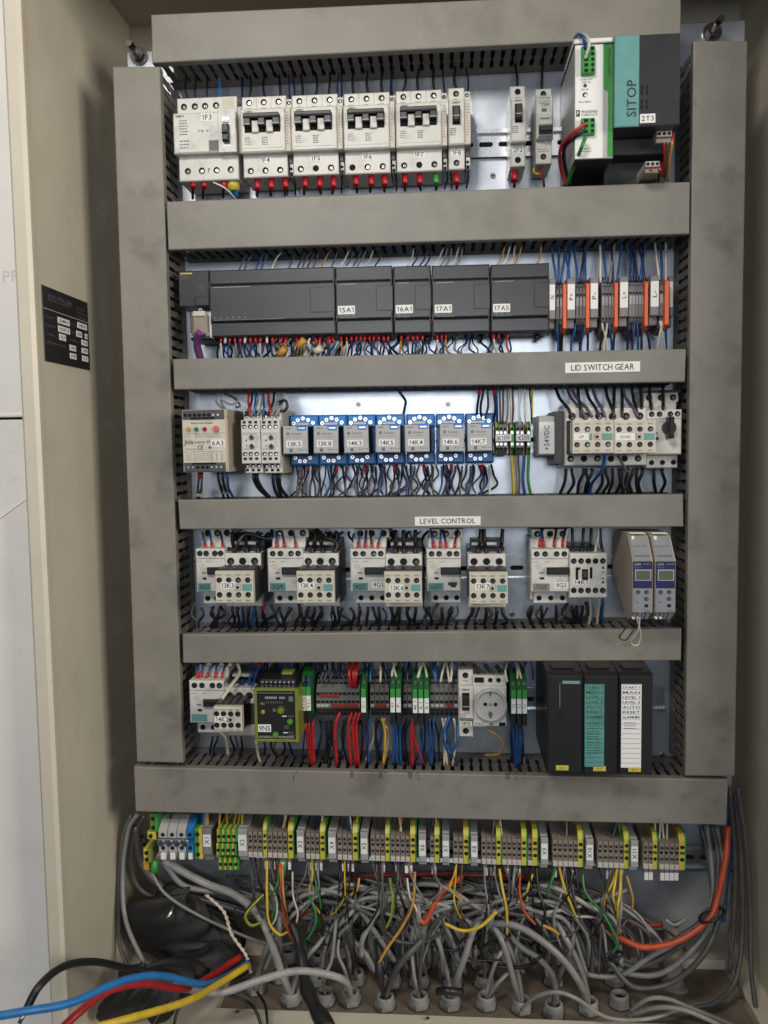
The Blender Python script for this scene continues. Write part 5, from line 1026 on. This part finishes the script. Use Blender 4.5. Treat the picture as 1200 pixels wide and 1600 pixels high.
main=[
 ([G_(455,1556),(440,1520,-70),(410,1440,-60),(370,1400,-40),(320,1380,-25),(255,1345,-30)],6.6,'pale grey','thick pale grey cable sweeping up left from the front glands'),
 ([G_(548,1557),(535,1530,-110),(470,1517,-130),(410,1530,-150),(350,1550,-160),(310,1548,-170),(270,1540,-180)],5.8,'pale grey','pale grey cable arching forward over the gland plate to the left'),
 ([(236,1362,-50),(262,1400,-55),(330,1440,-50),(420,1475,-40),(470,1470,-30)],2.6,'grey','grey cable from the copper lug across the dark bag'),
 ([(258,1350,-30),(290,1385,-25),(370,1400,-20),(440,1440,-20),(500,1440,-10)],5,'grey','thick grey cable below the power terminals, upper'),
 ([(212,1290,-20),(222,1350,-20),(260,1390,-15),(330,1410,-12),(400,1430,-10)],6,'dark grey','thick dark cable curving below the power terminals, lower'),
 ([(215,1272,-30),(200,1300,-30),(192,1370,-40),(197,1440,-60),(226,1508,-90)],4,'grey','light grey cable down the left side of the floor'),
 ([(226,1274,-20),(212,1300,-20),(206,1340,-20),(212,1380,-20),(240,1402,-15),(300,1412,-10)],4,'dark grey','dark grey cable turning right beside the earth clamps'),
 ([(206,1272,-20),(192,1310,-30),(186,1400,-40),(186,1470,-50),(200,1512,-70)],3.6,'dark grey','outermost dark grey cable along the left wall'),
 ([G_(590,1520),(580,1470,-40),(583,1425,-50),(560,1415,-40)],6,'grey','thick grey cable rising from the middle row, curved top'),
 ([G_(508,1556),(506,1528,-90),(518,1500,-80),(524,1450,-70),(530,1390,-50),(545,1370,-30)],3,'grey','thin grey cable rising to tag X4'),
 ([G_(548,1556),(540,1520,-80),(528,1490,-70),(530,1460,-60)],3,'grey','thin grey cable between the front glands, short'),
 ([G_(655,1530),(655,1480,-50),(662,1450,-60),(672,1440,-55),(720,1450,-40)],5.6,'grey','thick grey cable from the middle row bending right'),
 ([G_(655,1562),(648,1530,-70),(643,1492,-60)],3.2,'grey','thin straight grey cable left of the taped one'),
 ([G_(708,1562),(714,1530,-80),(728,1490,-80),(742,1450,-70),(770,1420,-50)],5.4,'grey','straight grey cable leaning right with black tape low down'),
 ([G_(708,1530),(712,1490,-50),(722,1470,-50),(725,1455,-50)],4.5,'grey','grey cable behind the taped one'),
 ([G_(760,1562),(775,1540,-60),(793,1520,-50)],3.6,'grey','short grey cable from a front gland to the right'),
 ([G_(757,1530),(758,1500,-50),(748,1480,-40),(735,1470,-35)],3.8,'grey','short grey cable bending up left in the middle row'),
 ([G_(812,1568),(802,1530,-80),(788,1480,-80),(772,1450,-70),(740,1420,-50)],5,'grey','grey cable of the tied pair, front'),
 ([G_(812,1530),(803,1500,-60),(790,1470,-70),(775,1450,-60)],4.4,'grey','grey cable of the tied pair, rear'),
 ([G_(918,1572),(908,1540,-90),(880,1500,-95),(840,1465,-90),(800,1445,-80),(740,1440,-60),(680,1420,-40)],5.6,'grey','thick grey cable with black print sweeping right to the floor'),
 ([G_(870,1570),(866,1530,-70),(845,1500,-75),(815,1480,-70),(790,1455,-60)],4.6,'grey','grey cable inside the printed one'),
 ([(815,1578,-90),(835,1558,-110),(868,1550,-120),(900,1560,-120),(950,1590,-110),(1010,1592,-100),(1060,1578,-80),(1130,1560,-40)],3.2,'grey','thin grey cable wandering low along the floor'),
 ([(985,1580,-80),(1010,1562,-90),(1040,1560,-90),(1080,1575,-90),(1140,1600,-90),(1200,1630,-90)],3.6,'grey','grey cable low at the right, upper'),
 ([(980,1588,-80),(1020,1575,-100),(1060,1576,-110),(1100,1590,-110),(1160,1620,-110)],3.6,'grey','grey cable low at the right, lower'),
 ([(1112,1290,-10),(1122,1340,-30),(1118,1400,-50),(1105,1435,-60),(1060,1480,-60),(1000,1510,-50),(955,1498,-40)],4.6,'dark grey','dark grey cable of the tied right bundle, first'),
 ([(1120,1292,-10),(1128,1350,-30),(1120,1420,-50),(1085,1480,-60),(1035,1520,-60),(985,1522,-50),(950,1505,-40)],4.6,'grey','grey cable of the tied right bundle, second'),
 ([(1104,1290,-10),(1112,1350,-25),(1112,1410,-45),(1080,1460,-55),(1020,1492,-55),(965,1525,-50),(900,1520,-40)],4.6,'grey','grey cable of the tied right bundle, third'),
 ([(1128,1290,-10),(1134,1350,-30),(1124,1430,-50),(1100,1490,-65),(1050,1535,-65),(990,1542,-60),(950,1500,-50)],4.8,'dark grey','dark grey cable of the tied right bundle, outermost'),
 ([(1095,1290,0),(1108,1350,-20),(1110,1420,-40),(1060,1465,-50),(1010,1490,-45)],4.2,'dark grey','dark grey cable of the tied right bundle, innermost'),
 ([(1148,1240,-10),(1158,1340,-10),(1160,1450,-20),(1150,1530,-40),(1120,1565,-60),(1085,1575,-70)],4,'dark grey','dark cable down the right wall, outer'),
 ([(1140,1230,-10),(1148,1340,-10),(1146,1440,-20),(1140,1520,-30)],4,'dark grey','dark cable down the right wall, inner'),
 ([(1142,1260,-5),(1140,1330,-5),(1134,1390,-10),(1130,1440,-20)],4,'blue','dim blue cable behind the right bundle'),
 ([(1152,1230,-30),(1166,1320,-20),(1172,1420,-20),(1174,1520,-40),(1185,1600,-60)],4,'dark grey','dark cable closest to the right wall'),
 ([(1152,1420,-10),(1140,1460,-20),(1146,1500,-30),(1160,1560,-40)],3,'dark grey','thin dark cable hanging low at the right wall'),
]
for p_,r_,c_,l_ in main: cable(p_,r_*.8,c_,l_)
cable([(1137,1291,-40),(1134,1340,-50),(1122,1400,-60),(1108,1436,-70),(1060,1470,-75),(1010,1480,-75),(982,1472,-70),(955,1458,-55)],3.9,'orange','bright orange cable curving through the tied right bundle','orange cables')
cable([(950,1450,-40),(925,1430,-30),(900,1400,-22),(860,1380,-16),(810,1369,-12),(740,1367,-10),(640,1366,-10),(565,1369,-12),(535,1382,-20),(500,1410,-34),(455,1440,-40)],3.0,'dull red','long dull red cable running behind the nest','orange cables')
cable([(722,1370,-40),(700,1385,-60),(680,1410,-70),(665,1440,-75),(656,1438,-75)],3.4,'orange','short orange-red cable crossing below tag X6','orange cables')
cable([(985,1445,-20),(1010,1446,-25),(1035,1444,-25)],4,'dull red','dim red cable end left of the ribbed pipe','orange cables')
# random grey cables forming the nest behind
for i in range(86):
    x=440+i*6.0+rnd.uniform(-20,20); a=rnd.uniform(-60,90); y0=1368+rnd.uniform(0,34); q=rnd.uniform(-1,1)
    pts=[(x-80,y0,-4),(x-20,y0+16+rnd.uniform(-12,12),-18-12*q),(x+40,y0+34+rnd.uniform(-14,16),-30-14*q),(x+80+a*.3,y0+72+rnd.uniform(-18,18),-38-14*q),(x+92+a*.5,y0+126+rnd.uniform(-14,10),-30+rnd.uniform(-16,10))]
    cable(pts,rnd.choice([1.6,2.0,2.6,3.0,3.6]),rnd.choice(['grey','grey','pale grey','dark grey','dark grey']),'grey or dark cable in the heap behind the hanging wires, %s from the left'%ordn(i),'heap of grey cables')
for i in range(34):
    x=500+i*12+rnd.uniform(-12,12); u=rnd.choice([-1,1,1]); pts=[(x-90*u,1396+rnd.uniform(-16,25),-42),(x-30*u,1396+rnd.uniform(-14,24),-62),(x+30*u,1410+rnd.uniform(-12,22),-70),(x+72*u,1448+rnd.uniform(-14,14),-62),(x+90*u+rnd.uniform(-20,20),1500+rnd.uniform(-8,30),-48)]
    cable(pts,rnd.choice([1.9,2.5,3,3.6]),rnd.choice(['grey','pale grey','grey','dark grey']),'cable lying over the front of the heap, %s from the left'%ordn(i),'front cables of the heap')
for i in range(9):
    x=500+i*52+rnd.uniform(-12,12); y=rnd.uniform(1410,1480); r_=rnd.uniform(20,44); ph=rnd.uniform(0,6)
    pts=[(x+r_*1.3*math.cos(ph+t*.9),y+r_*.7*math.sin(ph+t*.9)+t*3,-64-6*math.sin(t*1.7+ph)) for t in range(6)]
    cable(pts,rnd.choice([1.4,1.8,2.2]),rnd.choice(['black','dark grey','black']),'thin dark cable curled on top of the heap, %s from the left'%ordn(i),'curled thin cables on the heap')
fan=[(400,1545),(455,1558),(438,1526),(495,1530),(556,1530),(602,1562),(612,1532),(655,1562),(655,1530),(704,1562),(700,1504),(752,1506),(760,1562),(757,1532),(815,1568),(865,1530),(865,1575),(920,1570),(610,1502),(660,1504),(560,1498),(500,1502)]
for i,(x,y) in enumerate(fan):
    a=rnd.uniform(-30,60)+(x-650)*-.10; g=G_(x,y)
    cable([g,(x+a*.15,y-28,g[2]+2),(x+a*.5,y-62,-60+rnd.uniform(-14,10)),(x+a*1.1,y-100,-58+rnd.uniform(-10,10)),(x+a*1.9-20,1385+rnd.uniform(-6,24),-34)],rnd.choice([2.6,3.2,3.8,4.4]),rnd.choice(['grey','pale grey','grey','dark grey']),'grey cable rising out of a floor gland into the heap, %s of the fan'%ordn(i),'grey cables rising from the glands')
# thin black wires under the terminals: one tangle nobody could count
m=MB(); base=at(700,1360,-50)
for x,k in TX:
    if k=='s' or rnd.random()<.3:
        for q in range(1 if rnd.random()<.5 else 2):
            s_=rnd.uniform(-22,22); e_=rnd.uniform(-30,30); L=rnd.uniform(60,135)
            if x>990: continue
            y0=yb(x)+42; P4=[(x+rnd.uniform(-2,2),y0,-54),(x+s_*.3,y0+L*.3,-62-rnd.uniform(0,14)),(x+s_,y0+L*.65,-66-rnd.uniform(0,22)),(x+s_*.5+e_,y0+L,-58),(x+e_*1.4,y0+L*.85,-46)]
            m.tube(smooth([at(*p)-base for p in P4],6),rnd.choice([1.1,1.4,1.8]),'w_'+rnd.choice(['black']*9+['dark grey','brown','dark grey','yellow','green','grey']),6)
o=m.build('wire_tangle',None,base); tag(o,'tangle of thin black wires hanging below the bottom terminals','wire tangle'); o['kind']='stuff'
col=[([(417,1345,-60),(417,1400,-80),(420,1440,-84),(436,1460,-82),(450,1456,-76)],1.9,'yellow','yellow wire in a deep loop below tag X2'),([(430,1384,-60),(405,1405,-75),(384,1430,-80),(392,1446,-80),(408,1442,-70)],1.9,'yellow-green','yellow-green wire looping left below tag X2'),
 ([(437,1350,-60),(440,1400,-78),(446,1440,-80),(455,1462,-78),(460,1470,-70)],2.0,'orange','orange wire hanging below the X2 terminals'),([(441,1352,-60),(443,1400,-80),(450,1440,-82),(456,1464,-78)],1.6,'amber','tan wire hanging below the X2 terminals'),([(434,1352,-60),(437,1395,-84),(448,1430,-86),(460,1465,-80)],1.5,'brown','brown wire hanging below the X2 terminals'),
 ([(420,1378,-60),(432,1405,-76),(432,1430,-80),(425,1446,-76)],1.3,'white','white wire curling below the X2 terminals'),([(457,1362,-58),(458,1400,-76),(465,1425,-80),(462,1443,-78),(455,1442,-72)],1.3,'cream','cream wire curling below the earth terminal before X3'),([(470,1388,-55),(486,1406,-75),(494,1436,-78),(485,1460,-74),(475,1470,-66)],1.8,'green','bright green wire curving below tag X3'),
 ([(561,1372,-60),(556,1392,-68),(540,1400,-64),(530,1394,-55)],1.9,'yellow','yellow wire bending left below tag X5'),([(609,1372,-62),(614,1400,-78),(612,1430,-80),(604,1450,-76)],2,'yellow-green','yellow-green wire hanging below the first X5 earth terminal'),
 ([(648,1362,-60),(645,1410,-78),(630,1445,-82),(606,1480,-90),(592,1504,-95)],2,'amber','amber wire running far down to the gland plate'),([(636,1372,-60),(640,1400,-74),(650,1420,-76),(652,1440,-72)],1.5,'white','white wire hanging before tag X6'),([(630,1370,-60),(640,1400,-72),(646,1425,-76),(654,1440,-70)],1.5,'brown','brown wire hanging before tag X6'),
 ([(780,1358,-62),(785,1390,-78),(791,1420,-82),(792,1460,-76)],2,'yellow-green','long yellow-green wire hanging left of tag X9'),([(813,1366,-62),(812,1395,-78),(820,1425,-80),(836,1444,-78)],1.7,'orange','orange wire hanging left of tag X9'),([(832,1366,-62),(824,1390,-74),(823,1408,-70)],1.7,'yellow-green','short yellow-green wire left of tag X9'),
 ([(695,1443,-84),(722,1454,-90),(750,1448,-92),(776,1424,-88)],2.3,'yellow','yellow wire arching like a smile in the nest'),([(848,1446,-84),(862,1452,-84),(873,1460,-80)],2.2,'amber','amber wire end showing right of the nest'),([(910,1365,-58),(915,1395,-70),(940,1425,-78),(958,1455,-80),(965,1475,-76),(956,1490,-70)],1.7,'green','dull green wire curving below tag X10'),
 ([(979,1368,-62),(988,1400,-72),(988,1420,-70)],1.6,'amber','amber wire hanging below tag X11')]
for p_,r_,c_,l_ in col: wire(p_,r_,c_,l_,'coloured wires in the nest')
xs=[(268,1288,'black'),(318,1288,'bright blue'),(323,1290,'amber'),(342,1292,'yellow-green'),(355,1292,'amber'),(364,1292,'amber'),(371,1292,'amber'),(377,1292,'yellow-green'),(442,1296,'white'),(446,1294,'amber'),(490,1296,'navy'),(493,1298,'navy'),(501,1298,'white'),(546,1296,'blue'),(550,1297,'white'),(555,1297,'yellow-green'),(624,1300,'amber'),(627,1300,'white'),(683,1299,'yellow-green'),(674,1300,'violet'),(770,1306,'grey'),(784,1306,'white'),(885,1310,'grey'),(957,1312,'dark grey'),(971,1312,'green'),(1025,1316,'cream'),(1030,1316,'cream'),(1037,1316,'cream'),(1042,1316,'cream')]
for i,(x,y,c) in enumerate(xs):
    b=rnd.uniform(-9,9); wire([(x+b,yb(x)-38,-50),(x+b*.6,yb(x)-22,-50),(x,yb(x)-4,-52)],4 if x in(318,323) else 1.4,c,'%s wire coming down behind the big duct, %s from the left'%(c,ordn(i)),'wires above the bottom terminals')
# loose heavy ends in front
cable([(40,1580,-300),(62,1540,-285),(100,1510,-250),(150,1503,-210),(210,1515,-160),(300,1522,-110),(360,1505,-60)],4.4,'black','black cable with a bare copper tip bent over the flange','loose cable ends',12,True)
cable([(-30,1592,-380),(40,1580,-360),(110,1567,-330),(190,1533,-280),(250,1525,-240),(320,1538,-180),(360,1522,-130),(388,1505,-90)],4.2,'bright blue','thick blue cable crossing the flange out of the frame','loose cable ends',12)
cable([(80,1625,-330),(120,1585,-310),(170,1548,-270),(225,1537,-230),(290,1545,-180),(330,1525,-130),(375,1495,-80)],4.4,'red','thick red cable arching out of the cabinet','loose cable ends',12)
cable([(130,1610,-330),(200,1592,-310),(290,1565,-240),(340,1538,-170),(388,1508,-110)],4.2,'yellow','thick yellow cable arching out of the cabinet','loose cable ends',12)
for i,(p_) in enumerate(([(355,1554,-120),(385,1565,-120),(400,1580,-130),(410,1610,-140)],[(402,1550,-100),(414,1570,-120),(418,1600,-140)],[(270,1560,-150),(245,1590,-170),(235,1610,-180)],[(300,1560,-140),(280,1575,-150),(272,1600,-160)])): cable(p_,1.9,'black','thin black cable looping at the floor edge, %s from the right'%ORD[i] if i<2 else 'thin black cable end on the floor left of the glands, %s'%ORD[i-2],'thin black cables at the floor edge',8)
m=MB(); base=at(470,1500,-110); L=[at(*p)-base for p in ((455,1440,-80),(468,1480,-100),(476,1530,-130),(490,1570,-160),(515,1610,-190))]
m.tube(smooth(L,8),9,'black',12,rf=lambda t:.55+.6*t+.12*math.sin(t*23)); tag(m.build('taped_bundle',None,base),'bundle wrapped in black tape coming forward over the glands','taped bundle')
m=MB(); base=at(590,1525,-80); L=[at(*p)-base for p in ((591,1500,-80),(594,1530,-85),(600,1558,-80))]; m.tube(smooth(L,6),5,'black',10,rf=lambda t:.8+.35*math.sin(t*5)); tag(m.build('heat_shrink',None,base),'black heat-shrink sleeve standing in a gland below the amber wire','sleeve')
m=MB(); base=at(700,1550,-90); L=[at(*p)-base for p in ((684,1549,-88),(700,1548,-96),(722,1551,-88))]; m.tube(smooth(L,6),5,'black',10); tag(m.build('tape_flag',None,base),'flat black tape flag round the leaning grey cable','tape')
for i,(x,y,r_,l) in enumerate(((664,1441,8,'thick cable from the middle row'),(786,1466,14,'tied pair of grey cables'),(838,1494,14,'printed thick grey cable'),(1112,1430,24,'orange cable and right bundle'),(962,1494,14,'cable ends right of the nest'))):
    m=MB(); n=20; c_=at(x,y,-72); L=[Vector((r_*.62*math.cos(2*math.pi*q/n),r_*.5*math.sin(2*math.pi*q/n),r_*.3*math.cos(2*math.pi*q/n))) for q in range(n+1)]; m.tube(L,2,'black',6); o=m.build('cable_tie',None,c_); tag(o,'black cable tie round the '+l,'cable tie','cable ties')
# ribbed pipe
m=MB(); base=at(1052,1500,15); pts=[at(*p)-base for p in ((1062,1372,22),(1056,1420,18),(1050,1470,10),(1052,1540,5),(1085,1578,-10))]; L=smooth(pts,26)
m.tube(L,15,'beige',18,rf=lambda t:1+.045*math.sin(t*260)); root=m.build('ribbed_pipe',None,base); tag(root,'beige ribbed pipe standing behind the right cable bundle','pipe')
b_=MB(); c_=at(1052,1431,14)-base; n=24; b_.tube([c_+Vector((18*math.cos(2*math.pi*q/n),18*math.sin(2*math.pi*q/n),3*math.sin(q))) *1 for q in range(n+1)],1.8,'w_white',6); o=b_.build('cable_tie',None,base); tag(o,'white cable tie round the beige ribbed pipe','cable tie','cable ties')
# twisted silver rope
m=MB(); base=at(360,1440,-60); L=[at(*p)-base for p in ((322,1398,-50),(350,1425,-62),(362,1460,-68),(384,1492,-80),(392,1520,-84))]; Ls=smooth(L,16); 
for ph in (0,math.pi): m.tube([p+Vector((1.3*math.cos(i*.8+ph),1.3*math.sin(i*.8+ph),0)) for i,p in enumerate(Ls)],1.3,'w_cream',6)
tag(m.build('braided_strap',None,base),'twisted pale braid dropping across the dark bag','strap')
# black plastic bag
def blob(px,py,Y,rx,ry,rz,seed,label,rot=0):
    m=MB(); n,k=56,32; r2=random.Random(seed); ph=[(r2.uniform(0,6.3),r2.uniform(1,4.2),r2.uniform(1,3.5),r2.uniform(.03,.10)) for _ in range(9)]+[(r2.uniform(0,6.3),r2.uniform(5,13),r2.uniform(4,12),r2.uniform(.008,.022)) for _ in range(14)]
    vs=[]
    for j in range(k+1):
        t=math.pi*j/k
        for i in range(n):
            a=2*math.pi*i/n; s=1+sum(q*math.sin(f*a+p+g*t) for p,f,g,q in [(p,round(f),g,q) for p,f,g,q in ph])
            x,y,z=rx*s*math.sin(t)*math.cos(a),ry*s*math.sin(t)*math.sin(a),rz*s*math.cos(t)
            c,sn=math.cos(rot),math.sin(rot); vs.append((x*c-z*sn,y,x*sn+z*c))
    fs=[(j*n+i,j*n+(i+1)%n,(j+1)*n+(i+1)%n,(j+1)*n+i) for j in range(k) for i in range(n)]
    m.add(vs,fs,'bag',True); return tag(m.build('plastic_bag',None,at(px,py,Y)),label,'bag','black bags')
blob(285,1455,-30,78,26,48,3,'crumpled black plastic bag behind the cables, lower left',-.2)
blob(240,1545,-120,62,40,30,5,'smaller black plastic bag on the cabinet floor under the loose cables',.35)
blob(325,1500,-60,60,30,22,9,'flat black plastic bag fold beside the front glands',-.1)
m=MB(); c_=at(268,1424,-62); m.tube([(0,8,4),(0,0,0),(-3,-8,-6)],2.4,'steel',8); tag(m.build('screw',None,c_),'small shiny screw end poking out at the black bag','screw')
# the finest wire groups beyond the 290 largest wires join the tangle nobody could count
grp={}
for o,sz,g in ALLW: grp.setdefault(g or o.name,[]).append((o,sz))
order=sorted(grp.items(),key=lambda kv:-sum(q[1] for q in kv[1])/len(kv[1])); keep=0; rest=[]
for g,lst in order:
    if keep+len(lst)<=290 and not g.startswith('fill'): keep+=len(lst)
    else: rest+=[q[0] for q in lst]
tang=[o for o in bpy.data.objects if o.name=='wire_tangle'][0]; bl=Vector(tang.location)*1000
mm=MB()
def soak(o,off):
    me=o.data; b=len(mm.v); mm.v+=[tuple(Vector(v.co)*1000+off) for v in me.vertices]
    names=[q.name for q in me.materials]
    for p in me.polygons: mm.f.append(tuple(i+b for i in p.vertices)); mm.m.append(mm.mi(names[p.material_index])); mm.sm.append(p.use_smooth)
soak(tang,Vector((0,0,0)))
for o in rest:
    off=Vector(o.location)*1000-bl; soak(o,off)
    for c in children(o): soak(c,off); bpy.data.objects.remove(c)
    bpy.data.objects.remove(o)
bpy.data.objects.remove(tang)
o=mm.build('wire_tangle',None,bl); tag(o,'tangle of fine wires between the devices, ducts and bottom terminals','wire tangle'); o['kind']='stuff'
print('wires kept',keep,'merged',len(rest),'objects',len(bpy.data.objects))
